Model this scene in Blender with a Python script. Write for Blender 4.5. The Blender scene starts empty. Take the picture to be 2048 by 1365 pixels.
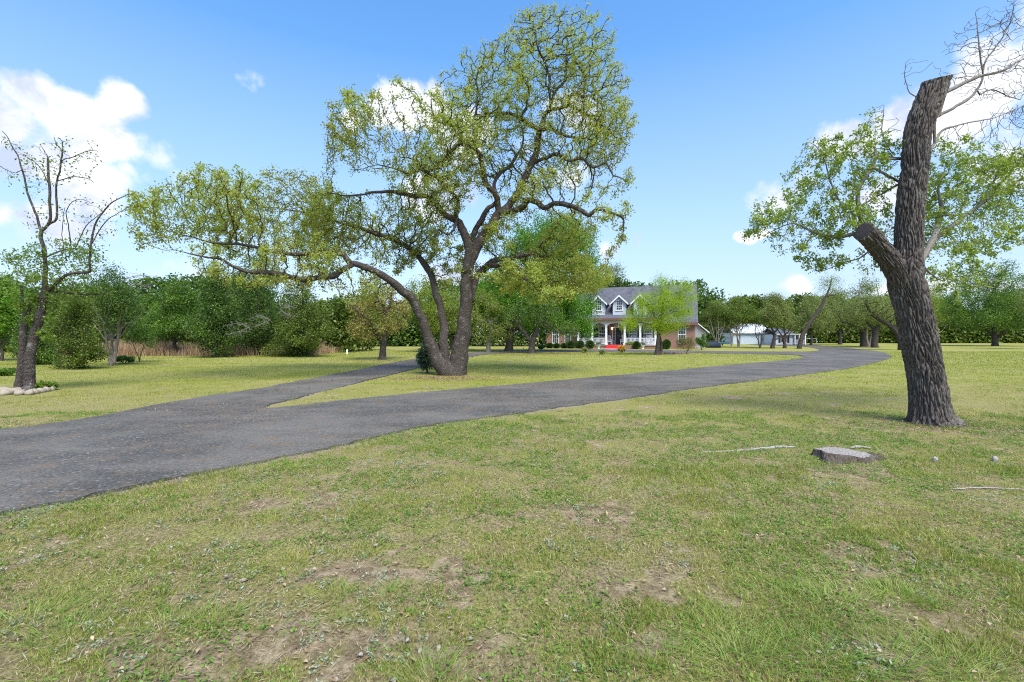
import bpy, math, random
import numpy as np
from mathutils import Vector, noise as mnoise
from mathutils.geometry import tessellate_polygon

scene = bpy.context.scene
COL = scene.collection
F = 950.0; HZ = 672.0; EYE = 1.5
rng = np.random.default_rng(7)
random.seed(7)
PI = math.pi

def P(px, py, Y):
    """a picked point of the photograph at its real distance Y, in metres"""
    return np.array([(px-1024)*Y/F, Y, EYE+(HZ-py)*Y/F])
def wide(px): return F/math.hypot(F, px-1024)     # a wide lens draws round things wider off its axis
def GY(py): return F*EYE/(py-HZ)
def G(px, py):
    Y = GY(py); return ((px-1024)*Y/F, Y)

# ------------------------------------------------------------------ objects
def tag(o, label=None, cat=None, group=None, kind=None):
    if label: o['label'] = label
    if cat: o['category'] = cat
    if group: o['group'] = group
    if kind: o['kind'] = kind
    return o
def empty(name, loc=(0,0,0), rz=0.0, **k):
    o = bpy.data.objects.new(name, None); COL.objects.link(o)
    o.location = loc; o.rotation_euler = (0,0,rz); o.empty_display_size = .2
    return tag(o, **k)
def link(name, me, mat, parent=None, smooth=False):
    if isinstance(mat, (list, tuple)):
        for m in mat: me.materials.append(m)
    elif mat: me.materials.append(mat)
    if smooth: me.polygons.foreach_set('use_smooth', np.ones(len(me.polygons), dtype=bool))
    o = bpy.data.objects.new(name, me); COL.objects.link(o)
    if parent: o.parent = parent
    return o
def mesh_np(name, verts, faces):
    """verts (N,3), faces (M,k) uniform k, or a list of such arrays"""
    if not isinstance(faces, list): faces = [faces]
    faces = [np.asarray(f, dtype=np.int32) for f in faces if len(f)]
    me = bpy.data.meshes.new(name)
    me.vertices.add(len(verts))
    me.vertices.foreach_set('co', np.ascontiguousarray(verts, dtype=np.float32).ravel())
    nl = sum(f.size for f in faces); nf = sum(len(f) for f in faces)
    me.loops.add(nl); me.polygons.add(nf)
    me.loops.foreach_set('vertex_index', np.concatenate([f.ravel() for f in faces]))
    tot = np.concatenate([np.full(len(f), f.shape[1], dtype=np.int32) for f in faces])
    st = np.concatenate([[0], np.cumsum(tot)[:-1]]).astype(np.int32)
    me.polygons.foreach_set('loop_start', st)
    me.update(calc_edges=True)
    return me
def copy_tree(root, loc, rz=0, scale=None, **k):
    r = root.copy(); COL.objects.link(r); r.location = loc; r.rotation_euler = (0,0,rz)
    if scale is not None: r.scale = scale
    for ch in list(root.children):
        c = ch.copy(); COL.objects.link(c); c.parent = r
        for g in list(ch.children):
            d = g.copy(); COL.objects.link(d); d.parent = c
    return tag(r, **k)

class MB:
    def __init__(s): s.v = []; s.f = []
    def add(s, vs, fs):
        n = len(s.v); s.v += [tuple(v) for v in vs]; s.f += [tuple(i+n for i in f) for f in fs]; return s
    def box(s, x0, x1, y0, y1, z0, z1):
        return s.add([(x0,y0,z0),(x1,y0,z0),(x1,y1,z0),(x0,y1,z0),(x0,y0,z1),(x1,y0,z1),(x1,y1,z1),(x0,y1,z1)],
              [(0,3,2,1),(4,5,6,7),(0,1,5,4),(1,2,6,5),(2,3,7,6),(3,0,4,7)])
    def bar(s, a, b, r, n=8, r2=None):
        a = Vector(a); b = Vector(b); t = (b-a).normalized()
        u = t.orthogonal().normalized(); w = t.cross(u); r2 = r if r2 is None else r2
        vs = [a+(u*math.cos(2*PI*i/n)+w*math.sin(2*PI*i/n))*r for i in range(n)] + \
             [b+(u*math.cos(2*PI*i/n)+w*math.sin(2*PI*i/n))*r2 for i in range(n)]
        fs = [(i,(i+1)%n,n+(i+1)%n,n+i) for i in range(n)]+[tuple(range(n-1,-1,-1)), tuple(range(n,2*n))]
        return s.add(vs, fs)
    def lathe(s, c, prof, n=16):
        vs = []; fs = []
        for r, z in prof:
            for i in range(n): vs.append((c[0]+r*math.cos(2*PI*i/n), c[1]+r*math.sin(2*PI*i/n), c[2]+z))
        m = len(prof)
        for j in range(m-1):
            for i in range(n): fs.append((j*n+i, j*n+(i+1)%n, (j+1)*n+(i+1)%n, (j+1)*n+i))
        fs += [tuple(range(n-1,-1,-1)), tuple((m-1)*n+i for i in range(n))]
        return s.add(vs, fs)
    def prism(s, poly, axis, a, b):
        """poly in the plane normal to axis ('x': (y,z), 'y': (x,z))"""
        mk = (lambda p, t: (t, p[0], p[1])) if axis == 'x' else (lambda p, t: (p[0], t, p[1]))
        n = len(poly)
        vs = [mk(p, a) for p in poly]+[mk(p, b) for p in poly]
        fs = [(i,(i+1)%n,n+(i+1)%n,n+i) for i in range(n)]+[tuple(range(n-1,-1,-1)), tuple(range(n,2*n))]
        return s.add(vs, fs)
    def build(s, name, mat, parent=None, smooth=False, off=(0,0,0)):
        me = bpy.data.meshes.new(name)
        v = [(a[0]-off[0], a[1]-off[1], a[2]-off[2]) for a in s.v]
        me.from_pydata(v, [], s.f); me.update()
        import bmesh
        bm = bmesh.new(); bm.from_mesh(me); bmesh.ops.recalc_face_normals(bm, faces=bm.faces); bm.to_mesh(me); bm.free()
        return link(name, me, mat, parent, smooth)

# ------------------------------------------------------------------ numpy noise
_perm = np.random.default_rng(3).random((256, 256))
def vnoise(x, y, s=1.0, o=0):
    x = np.asarray(x)*s+o*17.3+1000; y = np.asarray(y)*s+o*9.1+1000
    xi = np.floor(x).astype(int); yi = np.floor(y).astype(int); fx = x-xi; fy = y-yi
    fx = fx*fx*(3-2*fx); fy = fy*fy*(3-2*fy)
    g = lambda a, b: _perm[a & 255, b & 255]
    return (g(xi,yi)*(1-fx)+g(xi+1,yi)*fx)*(1-fy)+(g(xi,yi+1)*(1-fx)+g(xi+1,yi+1)*fx)*fy
def fnoise(x, y, s=1.0, o=0, oct=3):
    t = 0; a = 1; n = 0
    for k in range(oct):
        t = t+a*vnoise(x, y, s*2**k, o+k*5); n += a; a *= .5
    return t/n
def sstep(a, b, x):
    t = np.clip((x-a)/(b-a), 0, 1); return t*t*(3-2*t)

# ------------------------------------------------------------------ materials
def newmat(name):
    m = bpy.data.materials.new(name); m.use_nodes = True
    nt = m.node_tree; nt.nodes.clear()
    return m, nt
class N:
    def __init__(s, nt): s.nt = nt
    def new(s, t, ins=None, **k):
        n = s.nt.nodes.new(t)
        for a, b in k.items(): setattr(n, a, b)
        for a, b in (ins or {}).items():
            if hasattr(b, 'is_output') or isinstance(b, bpy.types.NodeSocket): s.nt.links.new(b, n.inputs[a])
            else: n.inputs[a].default_value = b
        return n
    def math(s, op, a, b=0.0, clamp=False):
        return s.new('ShaderNodeMath', {0: a, 1: b}, operation=op, use_clamp=clamp).outputs[0]
    def mix(s, f, a, b, blend='MIX'):
        n = s.new('ShaderNodeMix', data_type='RGBA', blend_type=blend)
        for i, v in ((0, f), (6, a), (7, b)):
            if isinstance(v, bpy.types.NodeSocket): s.nt.links.new(v, n.inputs[i])
            else: n.inputs[i].default_value = v if i == 0 else (tuple(v)+(1,) if len(v) == 3 else v)
        return n.outputs[2]
    def ramp(s, f, stops, interp='LINEAR'):
        n = s.new('ShaderNodeValToRGB', {0: f}); cr = n.color_ramp; cr.interpolation = interp
        while len(cr.elements) < len(stops): cr.elements.new(.5)
        for e, (p, c) in zip(cr.elements, stops):
            e.position = p; e.color = tuple(c)+(1,) if hasattr(c, '__len__') else (c, c, c, 1)
        return n.outputs[0]
    def noise(s, vec, scale, detail=3, rough=.55, dist=0.0, out='Fac'):
        return s.new('ShaderNodeTexNoise', {'Vector': vec, 'Scale': scale, 'Detail': detail, 'Roughness': rough, 'Distortion': dist}).outputs[out]
    def mapping(s, vec, scale):
        return s.new('ShaderNodeMapping', {'Vector': vec, 'Scale': scale}).outputs[0]
    def rng(s, v, a, b, c=0., d=1.):
        return s.new('ShaderNodeMapRange', {0: v, 1: a, 2: b, 3: c, 4: d}).outputs[0]

def simple(name, col, rough=.6, var=.12, vscale=4, bump=0.0, bscale=40, spec=.4, metal=0):
    m, nt = newmat(name); n = N(nt)
    tc = n.new('ShaderNodeTexCoord').outputs['Object']
    f = n.noise(tc, vscale, 4)
    c = n.mix(f, tuple(x*(1-var) for x in col), tuple(min(1, x*(1+var)) for x in col))
    b = n.new('ShaderNodeBsdfPrincipled', {'Base Color': c, 'Roughness': rough, 'Specular IOR Level': spec, 'Metallic': metal})
    if bump:
        bn = n.new('ShaderNodeBump', {'Strength': bump, 'Distance': .02, 'Height': n.noise(tc, bscale, 4)})
        nt.links.new(bn.outputs[0], b.inputs['Normal'])
    n.new('ShaderNodeOutputMaterial', {'Surface': b.outputs[0]})
    return m

def leafmat(name, cols, trans=.45, nscale=.6, amount=.5, rough=.45, tint=(1.3,1.25,.7)):
    """cols: list of (r,g,b); leaves differ one by one and in clumps"""
    m, nt = newmat(name); n = N(nt)
    r = n.new('ShaderNodeNewGeometry').outputs['Random Per Island']
    tc = n.new('ShaderNodeTexCoord').outputs['Object']
    cl = n.rng(n.noise(tc, nscale, 3), .3, .7)
    f = n.math('ADD', n.math('MULTIPLY', r, 1-amount), n.math('MULTIPLY', cl, amount))
    k = len(cols)
    c = n.ramp(f, [(i/(k-1), cc) for i, cc in enumerate(cols)])
    d = n.new('ShaderNodeBsdfPrincipled', {'Base Color': c, 'Roughness': rough, 'Specular IOR Level': .3})
    t = n.new('ShaderNodeBsdfTranslucent', {'Color': n.mix(1.0, c, tint, 'MULTIPLY')})
    mx = n.new('ShaderNodeMixShader', {0: trans, 1: d.outputs[0], 2: t.outputs[0]})
    n.new('ShaderNodeOutputMaterial', {'Surface': mx.outputs[0]})
    return m

def barkmat(name, dark, light, xy=14, z=3.2, bump=.6, dist=.03, lichen=(.30,.29,.25), lam=.25):
    m, nt = newmat(name); n = N(nt)
    tc = n.new('ShaderNodeTexCoord').outputs['Object']
    w = n.noise(tc, 3, 3, out='Color')
    v = n.new('ShaderNodeVectorMath', {0: tc, 1: n.new('ShaderNodeVectorMath', {0: w, 1: (.12,.12,.12)}, operation='MULTIPLY').outputs[0]}, operation='ADD').outputs[0]
    mp = n.mapping(v, (xy, xy, z))
    vo = n.new('ShaderNodeTexVoronoi', {'Vector': mp, 'Scale': 1.0}, feature='DISTANCE_TO_EDGE').outputs[0]
    fine = n.noise(mp, 3.5, 5, .65)
    h = n.math('ADD', n.math('MULTIPLY', n.rng(vo, 0, .35), 1.0), n.math('MULTIPLY', fine, .55))
    flakes = n.noise(n.mapping(tc, (xy*1.5, xy*1.5, z*2.2)), 1.6, 5, .7)
    c = n.mix(n.rng(flakes, .35, .68), dark, light)
    li = n.noise(tc, 4.5, 6, .72)
    c = n.mix(n.math('MULTIPLY', n.rng(li, .54, .66), lam, True), c, lichen)
    b = n.new('ShaderNodeBsdfPrincipled', {'Base Color': c, 'Roughness': .92, 'Specular IOR Level': .15})
    bn = n.new('ShaderNodeBump', {'Strength': bump, 'Distance': dist, 'Height': h})
    nt.links.new(bn.outputs[0], b.inputs['Normal'])
    n.new('ShaderNodeOutputMaterial', {'Surface': b.outputs[0]})
    return m

# ------------------------------------------------------------------ tree machinery
def resample(pts, step, wob=0.0, seed=0):
    """Catmull-Rom through (x,y,z,r) rows, resampled about every step metres"""
    p = np.asarray(pts, float); out = []
    q = np.vstack([2*p[0]-p[1], p, 2*p[-1]-p[-2]])
    for i in range(1, len(q)-2):
        n = max(1, int(round(np.linalg.norm(q[i+1][:3]-q[i][:3])/step)))
        for k in range(n):
            t = k/n
            a, b, c, d = q[i-1], q[i], q[i+1], q[i+2]
            v = .5*((2*b)+(c-a)*t+(2*a-5*b+4*c-d)*t*t+(3*b-a-3*c+d)*t**3)
            v[3] = b[3]*(1-t)+c[3]*t
            out.append(v)
    out.append(p[-1]); out = np.array(out)
    if wob:
        r = np.random.default_rng(seed)
        w = r.normal(size=(len(out), 3)); w = (w+np.roll(w, 1, 0)+np.roll(w, 2, 0))/3; w[0] = 0; w[-1] = 0
        out[:, :3] += w*wob
    return out

class Skel:
    def __init__(s):
        s.p = []; s.par = []; s.r = []; s.fix = []
    def limb(s, pts, step=.18, wob=.02, attach=True, seed=0, extend=False):
        o = resample(pts, step, wob, seed)
        parent = -1
        if s.p and attach:
            a = np.array(s.p); d = np.linalg.norm(a-o[0][:3], axis=1); parent = int(np.argmin(d))
        for row in o:
            s.p.append(row[:3]); s.par.append(parent); s.r.append(row[3]); s.fix.append(True); parent = len(s.p)-1
        return s
    def grow(s, att, step=.2, infl=4., kill=.4, iters=90, jit=.25, trop=(0,0,.05), seed=1, maxn=30000):
        r = np.random.default_rng(seed)
        pos = np.zeros((maxn, 3)); n = len(s.p); pos[:n] = np.array(s.p)
        par = list(s.par); nch = np.zeros(maxn, int)
        att = np.asarray(att, float)
        best = np.full(len(att), 1e9); bi = np.zeros(len(att), int)
        def upd(lo, hi):
            for c in range(lo, hi, 500):
                e = min(hi, c+500)
                d2 = ((att[:, None, :]-pos[None, c:e, :])**2).sum(2)
                j = d2.argmin(1); m = np.sqrt(d2[np.arange(len(att)), j]); k = m < best
                best[k] = m[k]; bi[k] = j[k]+c
        upd(0, n)
        trop = np.array(trop)
        for it in range(iters):
            keep = best > kill
            att, best, bi = att[keep], best[keep], bi[keep]
            m = (best < infl) & (nch[bi] < 4)
            if not m.any(): break
            d = att[m]-pos[bi[m]]; d /= np.linalg.norm(d, axis=1)[:, None]
            acc = np.zeros((n, 3)); np.add.at(acc, bi[m], d)
            ids = np.unique(bi[m])
            v = acc[ids]; v /= np.maximum(np.linalg.norm(v, axis=1)[:, None], 1e-6)
            v = v+r.normal(size=v.shape)*jit+trop; v /= np.linalg.norm(v, axis=1)[:, None]
            k = min(len(ids), maxn-n)
            if k <= 0: break
            pos[n:n+k] = pos[ids[:k]]+v[:k]*step
            par += list(ids[:k]); nch[ids[:k]] += 1
            upd(n, n+k); n += k
        s.r += [0.0]*(n-len(s.p)); s.fix += [False]*(n-len(s.p))
        s.p = [pos[i] for i in range(n)]; s.par = par
        return s
    def radii(s, tip=.007, ex=2.3, cap=.6):
        n = len(s.p); acc = np.zeros(n); r = np.array(s.r); fix = np.array(s.fix); par = s.par
        for i in range(n-1, -1, -1):
            if not fix[i]: r[i] = max(acc[i], tip**ex)**(1/ex)
            if par[i] >= 0 and not fix[par[i]]: acc[par[i]] += r[i]**ex
        for i in range(n):
            if not fix[i] and par[i] >= 0:
                r[i] = min(r[i], r[par[i]]*(cap if fix[par[i]] else 1.0))
        s.rad = np.maximum(r, tip*.6); s.pos = np.array(s.p); s.parent = np.array(par)
        return s
    def mesh(s, name, irregular=0.0, minr=0.0):
        pos, r, par = s.pos, s.rad, s.parent; n = len(pos)
        main = np.full(n, -1); mr = np.zeros(n)
        for i in range(n):
            p = par[i]
            if p >= 0 and r[i] > mr[p]: mr[p] = r[i]; main[p] = i
        K = np.where(r > .12, 20, np.where(r > .05, 10, np.where(r > .018, 6, 3)))
        tin = np.zeros((n, 3)); h = par >= 0
        tin[h] = pos[h]-pos[par[h]]
        tout = np.zeros((n, 3)); hm = main >= 0
        tout[hm] = pos[main[hm]]-pos[hm]
        nz = lambda v: v/np.maximum(np.linalg.norm(v, axis=1)[:, None], 1e-9)
        t = nz(nz(tin)+nz(tout)*(1.0))
        t[np.linalg.norm(t, axis=1) < .5] = (0,0,1)
        ref = np.array([.12, 1, .07])
        def frame(t):
            u = np.cross(t, ref); u = nz(u); return u, np.cross(t, u)
        V = []; Fq = []; base = 0
        for k in (20, 10, 6, 3):
            a = np.arange(k)*2*PI/k; ca, sa = np.cos(a), np.sin(a)
            sel = np.where((K == k) & (r >= minr))[0]
            if not len(sel): continue
            idx = np.full(n, -1); idx[sel] = np.arange(len(sel))
            u, w = frame(t[sel])
            rr = r[sel][:, None, None]
            ring = u[:, None, :]*ca[None, :, None]+w[:, None, :]*sa[None, :, None]
            if irregular and k >= 10:
                q = pos[sel][:, None, :]+ring*rr
                nn = vnoise(q[..., 0]*1+q[..., 2]*.7, q[..., 1]*1.3+q[..., 2], 2.2)+.5*vnoise(q[..., 0]+q[..., 2], q[..., 1]-q[..., 2], 6)
                rr = rr*(1+irregular*(nn[..., None]-.75))
            v1 = pos[sel][:, None, :]+ring*rr
            V.append(v1.reshape(-1, 3)); b1 = base; base += len(sel)*k
            segs = sel[par[sel] >= 0]; pp = par[segs]
            share = (K[pp] == k) & (main[pp] == segs) & (idx[pp] >= 0)
            own = ~share
            j = np.arange(k); j2 = (j+1) % k
            A = b1+idx[pp[share]][:, None]*k; B = b1+idx[segs[share]][:, None]*k
            if share.any(): Fq.append(np.stack([A+j, A+j2, B+j2, B+j], 2).reshape(-1, 4))
            if own.any():
                so = segs[own]; uo, wo = frame(t[so])
                ro = (r[so]*1.15)[:, None, None]
                v2 = pos[par[so]][:, None, :]+(uo[:, None, :]*ca[None, :, None]+wo[:, None, :]*sa[None, :, None])*ro
                V.append(v2.reshape(-1, 3)); b2 = base; base += len(so)*k
                A = b2+np.arange(len(so))[:, None]*k; B = b1+idx[so][:, None]*k
                Fq.append(np.stack([A+j, A+j2, B+j2, B+j], 2).reshape(-1, 4))
        return mesh_np(name, np.vstack(V), np.vstack(Fq))

def kites(name, c, L, W, up=.3, seed=0, axis=None, fold=.15, flat=1.0):
    """one folded leaf per centre: four vertices, two triangles sharing the midrib"""
    r = np.random.default_rng(seed); n = len(c)
    d = r.normal(size=(n, 3)) if axis is None else axis+r.normal(size=(n, 3))*.55
    d[:, 2] *= flat; d /= np.linalg.norm(d, axis=1)[:, None]
    q = r.normal(size=(n, 3)); q[:, 2] += up*3
    s_ = np.cross(d, q); s_ /= np.maximum(np.linalg.norm(s_, axis=1)[:, None], 1e-6)
    nrm = np.cross(s_, d)
    L = (np.asarray(L)*(.7+.6*r.random(n)))[:, None]; W = (np.asarray(W)*(.7+.6*r.random(n)))[:, None]
    c = np.asarray(c)
    p0 = c; p2 = c+d*L
    p1 = c+d*L*.55+s_*W*.5+nrm*W*fold; p3 = c+d*L*.55-s_*W*.5+nrm*W*fold
    V = np.stack([p0, p1, p2, p3], 1).reshape(-1, 3)
    b = np.arange(n)[:, None]*4
    return mesh_np(name, V, np.hstack([b, b+1, b+2, b+3]))

def ellipsoid(n, c, rad, r, shell=0.0):
    v = r.normal(size=(n, 3)); v /= np.linalg.norm(v, axis=1)[:, None]
    q = r.random(n)**(1/3); q = shell+(1-shell)*q
    return np.asarray(c)+v*q[:, None]*np.asarray(rad)
def attractors(blobs, dens, Yc, seed=0, shell=0., gap=None, gs=.9):
    """blobs in picture picks: (px, py, rx, ry, depth offset, depth radius)"""
    r = np.random.default_rng(seed); out = []
    for px, py, rx, ry, dY, rY in blobs:
        Y = Yc+dY; a, b = rx*Y/F, ry*Y/F
        out.append(ellipsoid(max(6, int(dens*4.19*a*b*rY)), P(px, py, Y), (a, rY, b), r, shell))
    out = np.vstack(out)
    if gap:
        f = fnoise(out[:, 0]+out[:, 1]*.7, out[:, 2]+out[:, 1]*.45, gs, seed, 2); out = out[f > gap]
    return out
def limbs_px(sk, Yc, lines, seed=0, step=.18, wob=.02):
    for k, ln in enumerate(lines):
        pts = [list(P(x, y, Yc+d))+[hw*Yc/F*wide(x)] for x, y, d, hw in ln]
        sk.limb(pts, step=step, wob=wob, seed=seed+k)
def leaf_points(sk, per, spread, rmax=.02, seed=0, keep=None, clump=0):
    r = np.random.default_rng(seed)
    m = (sk.rad <= rmax) & (~np.array(sk.fix))
    has = np.zeros(len(sk.pos), bool); has[sk.parent[sk.parent >= 0]] = True
    w = np.where(has, .8, 2.6)*m
    if keep is not None: w = w*keep(sk.pos)
    cnt = r.poisson(w*per)
    c = np.repeat(sk.pos, cnt, 0)
    return c+r.normal(size=c.shape)*spread
# ------------------------------------------------------------------ camera, sky, sun
cam = bpy.data.cameras.new('camera'); cam.sensor_width = 36; cam.lens = 36*F/2048
cam.shift_y = (HZ-682.5)/2048; cam.clip_end = 3000; cam.clip_start = .05
co = bpy.data.objects.new('camera', cam); COL.objects.link(co)
co.location = (0,0,EYE); co.rotation_euler = (PI/2,0,0); scene.camera = co

SUN_EL, SUN_AZ = math.radians(56), math.radians(157)     # azimuth clockwise from +Y: high, behind the camera's right shoulder
sd = Vector((math.sin(SUN_AZ)*math.cos(SUN_EL), math.cos(SUN_AZ)*math.cos(SUN_EL), math.sin(SUN_EL)))
sl = bpy.data.lights.new('sun', 'SUN'); sl.energy = 2.15; sl.angle = math.radians(30); sl.color = (1, .96, .88)
so = bpy.data.objects.new('sun', sl); COL.objects.link(so); so.rotation_euler = sd.to_track_quat('Z', 'Y').to_euler()

w = bpy.data.worlds.new('World'); scene.world = w; w.use_nodes = True
nt = w.node_tree; nt.nodes.clear(); n = N(nt)
sky = n.new('ShaderNodeTexSky', sky_type='NISHITA', sun_disc=False)
sky.sun_elevation = SUN_EL; sky.sun_rotation = SUN_AZ; sky.air_density = 1.0; sky.dust_density = .6; sky.ozone_density = 1.5
dirv = n.new('ShaderNodeTexCoord').outputs['Generated']
def cdir(px, py):
    v = Vector(((px-1024)/F, 1, (HZ-py)/F)); return v.normalized()
#  (px, py, rx, ry, strength)  cumulus puffs standing in the sky
CL = [(55,190,75,75,1),(-60,230,160,110,1),(150,235,110,80,.95),(235,200,45,60,.85),(110,330,200,60,.85),(215,290,100,70,.9),(250,345,50,36,.6),(60,440,120,45,.4),(170,400,70,40,.5),
      (795,200,75,60,1),(865,210,40,75,.9),(700,235,25,35,.8),(930,260,110,70,.9),(1160,225,70,55,.95),(860,400,90,50,.8),(1100,330,90,60,.5),(900,560,100,45,.5),
      (1600,565,42,26,1),(1510,470,42,20,.9),(1275,480,14,26,.6),(1215,510,35,22,.45),(1560,400,70,45,.5),(1690,290,90,60,1),(1790,240,80,70,1),(1900,230,100,75,.9),(1990,150,90,120,1),(2090,110,90,190,1),
      (1750,400,110,60,.45),(2100,300,120,90,.8),(1900,580,140,30,.7),(490,148,20,9,.15),(430,560,100,26,.4),(-300,420,200,160,.9),(2500,250,250,160,.9)]
warp = n.noise(dirv, 7.0, 3, .5, out='Color')
wv = n.new('ShaderNodeVectorMath', {0: n.new('ShaderNodeVectorMath', {0: warp, 1: (.5,.5,.5)}, operation='SUBTRACT').outputs[0], 1: (.07,.07,.09)}, operation='MULTIPLY').outputs[0]
dv = n.new('ShaderNodeVectorMath', {0: dirv, 1: wv}, operation='ADD').outputs[0]
mx = None; low = None
for px, py, rx, ry, st in CL:
    c = cdir(px, py); k = c.y
    s_ = n.new('ShaderNodeVectorMath', {0: dv, 1: tuple(c)}, operation='SUBTRACT').outputs[0]
    q = n.new('ShaderNodeVectorMath', {0: s_, 1: (F/(rx*.9*k), F/(rx*.9*k), F/(ry*.9*k))}, operation='MULTIPLY').outputs[0]
    l = n.new('ShaderNodeVectorMath', {0: q}, operation='LENGTH').outputs['Value']
    d = n.math('MULTIPLY', n.math('SUBTRACT', 1.0, l), st)
    mx = d if mx is None else n.math('MAXIMUM', mx, d)
n1 = n.noise(dirv, 10.0, 9, .58, .2)
n2 = n.noise(dirv, 3.2, 4, .5)
dens = n.math('ADD', mx, n.math('MULTIPLY', n.math('SUBTRACT', n1, .5), 2.1))
cov = n.rng(dens, .02, .42); cov = n.math('MULTIPLY', cov, cov)
cov = n.math('POWER', n.rng(dens, .0, .36), 1.25)
shade = n.rng(n.math('ADD', n.noise(dirv, 14.0, 7, .6, .3), n.math('MULTIPLY', n2, .6)), .66, .90)
SK = n.new('ShaderNodeHueSaturation', {'Hue': .5, 'Saturation': 1.25, 'Value': .80, 'Color': sky.outputs[0]}).outputs[0]
# thin veil of moist air low over the horizon
z = n.new('ShaderNodeSeparateXYZ', {0: dirv}).outputs[2]
veil = n.math('MULTIPLY', n.math('POWER', n.rng(z, .50, .0), .8), .88)
WHITE = (2.9, 2.92, 3.02); GREY = (1.65, 1.85, 2.4)
skyv = n.mix(veil, SK, (1.36, 1.66, 2.42))
ccol = n.mix(shade, GREY, WHITE)
final = n.mix(n.math('MULTIPLY', cov, .93, True), skyv, ccol)
bg = n.new('ShaderNodeBackground', {'Color': final, 'Strength': .15})
n.new('ShaderNodeOutputWorld', {'Surface': bg.outputs[0]})
scene.view_settings.view_transform = 'Standard'; scene.view_settings.look = 'None'
scene.view_settings.exposure = 1.47; scene.view_settings.gamma = 1
scene.cycles.max_bounces = 6; scene.cycles.diffuse_bounces = 3; scene.cycles.transmission_bounces = 4; scene.cycles.transparent_max_bounces = 4
scene.cycles.caustics_reflective = False; scene.cycles.caustics_refractive = False
scene.cycles.use_denoising = False; scene.cycles.pixel_filter_type = 'BLACKMAN_HARRIS'; scene.cycles.filter_width = 1.1

# ------------------------------------------------------------------ driveway outline (picture picks laid on the ground)
near = [(-700,1290),(-300,1120),(0,1028),(100,1008),(185,990),(300,965),(420,942),(520,922),(640,900),(760,872),(860,850),(1000,832),(1100,818),(1200,805),(1300,790),(1400,775),(1500,762),(1600,750),(1690,738),(1740,728),(1775,718),(1783,712)]
right = [(1768,705),(1735,700.5),(1700,697),(1660,694.2),(1640,691.5),(1615,690),(1560,689.2)]
back = [(1500,689.6),(1550,691.5),(1590,692.8),(1618,694.5),(1636,698),(1638,701.2),(1615,703.6),(1560,704),(1480,703.2),(1400,702),(1300,700.2),(1200,699.4),(1120,699.8),(1050,701.2),(990,703.2),(935,706),(880,711),(830,718),(780,727),(700,743),(600,762),(500,780),(400,795),(300,813),(200,833),(100,848),(0,860),(-300,900),(-700,945)]
hole = [(1605,714),(1600,717),(1540,724),(1480,728.5),(1400,736),(1300,745),(1200,754),(1100,763),(1000,772),(900,781),(800,790),(700,800),(600,811),(555,816),(530,816.5),(528,814),(545,808),(600,795),(680,775),(760,755),(830,738),(870,728),(935,715),(975,709),(1020,706.2),(1100,704.6),(1200,704.2),(1300,705),(1400,706.5),(1480,708),(1560,709.5),(1598,711)]
def smooth_closed(pts, sub=4, wob=.03, seed=0):
    r = np.random.default_rng(seed); p = np.array(pts); m = len(p); out = []
    for i in range(m):
        a, b, c, d = p[(i-1) % m], p[i], p[(i+1) % m], p[(i+2) % m]
        k = max(1, min(30, int(np.linalg.norm(c-b)/(.13 if np.linalg.norm(b) < 13 else .4))))
        for j in range(k):
            t = j/k
            v = .5*((2*b)+(c-a)*t+(2*a-5*b+4*c-d)*t*t+(3*b-a-3*c+d)*t**3)
            if np.linalg.norm(c-b) > 8: v = b+(c-b)*t
            out.append(v+r.normal(size=2)*wob*min(1, np.linalg.norm(v)/8+.5))
    return np.array(out)
outer = smooth_closed([G(*p) for p in near+right+back], seed=1)
inner = smooth_closed([G(*p) for p in hole], seed=2)
def inpoly(x, y, poly):
    x = np.asarray(x); y = np.asarray(y); sh = x.shape; x = x.ravel(); y = y.ravel()
    o = np.argsort(y, kind='stable'); xs_, ys_ = x[o], y[o]; c = np.zeros(len(x), bool)
    px, py = poly[:, 0], poly[:, 1]; qx, qy = np.roll(px, 1), np.roll(py, 1)
    lo = np.searchsorted(ys_, np.minimum(py, qy)); hi = np.searchsorted(ys_, np.maximum(py, qy))
    for a, b, cc, d, i, j in zip(px, py, qx, qy, lo, hi):
        if i < j: c[i:j] ^= xs_[i:j] < (cc-a)*(ys_[i:j]-b)/(d-b)+a
    out = np.empty(len(x), bool); out[o] = c
    return out.reshape(sh)
def ondrive(x, y): return inpoly(x, y, outer) & ~inpoly(x, y, inner)
allb = np.vstack([outer, inner])
def dist_edge(x, y):
    out = np.empty(len(x))
    for c in range(0, len(x), 20000):
        e = c+20000
        out[c:e] = np.sqrt(((x[c:e, None]-allb[None, :, 0])**2+(y[c:e, None]-allb[None, :, 1])**2).min(1))
    return out

m, nt_ = newmat('asphalt'); n = N(nt_)
tc = n.new('ShaderNodeTexCoord').outputs['Object']
g = n.noise(tc, 48, 5, .8)
sp = n.new('ShaderNodeTexVoronoi', {'Vector': tc, 'Scale': 42}).outputs['Color']
big = n.noise(tc, .45, 5, .6); mid = n.noise(tc, 2.5, 5, .65); strk = n.noise(n.mapping(tc, (.35, 1.5, 1)), 1.2, 5, .6)
c = n.mix(n.rng(g, .36, .64), (.024,.0225,.020), (.128,.121,.107))
c = n.mix(n.math('MULTIPLY', n.rng(sp, .80, .9), .6), c, (.30,.285,.27))
c = n.mix(n.math('MULTIPLY', n.rng(big, .42, .60), .6), c, n.mix(n.rng(g, .36, .64), (.10,.092,.08), (.22,.203,.175)))
c = n.mix(n.math('MULTIPLY', n.rng(strk, .50, .64), .4), c, n.mix(n.rng(g, .36, .64), (.10,.092,.08), (.23,.21,.18)))
c = n.mix(n.math('MULTIPLY', n.rng(mid, .52, .66), .5), c, (.17,.12,.075))
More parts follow.
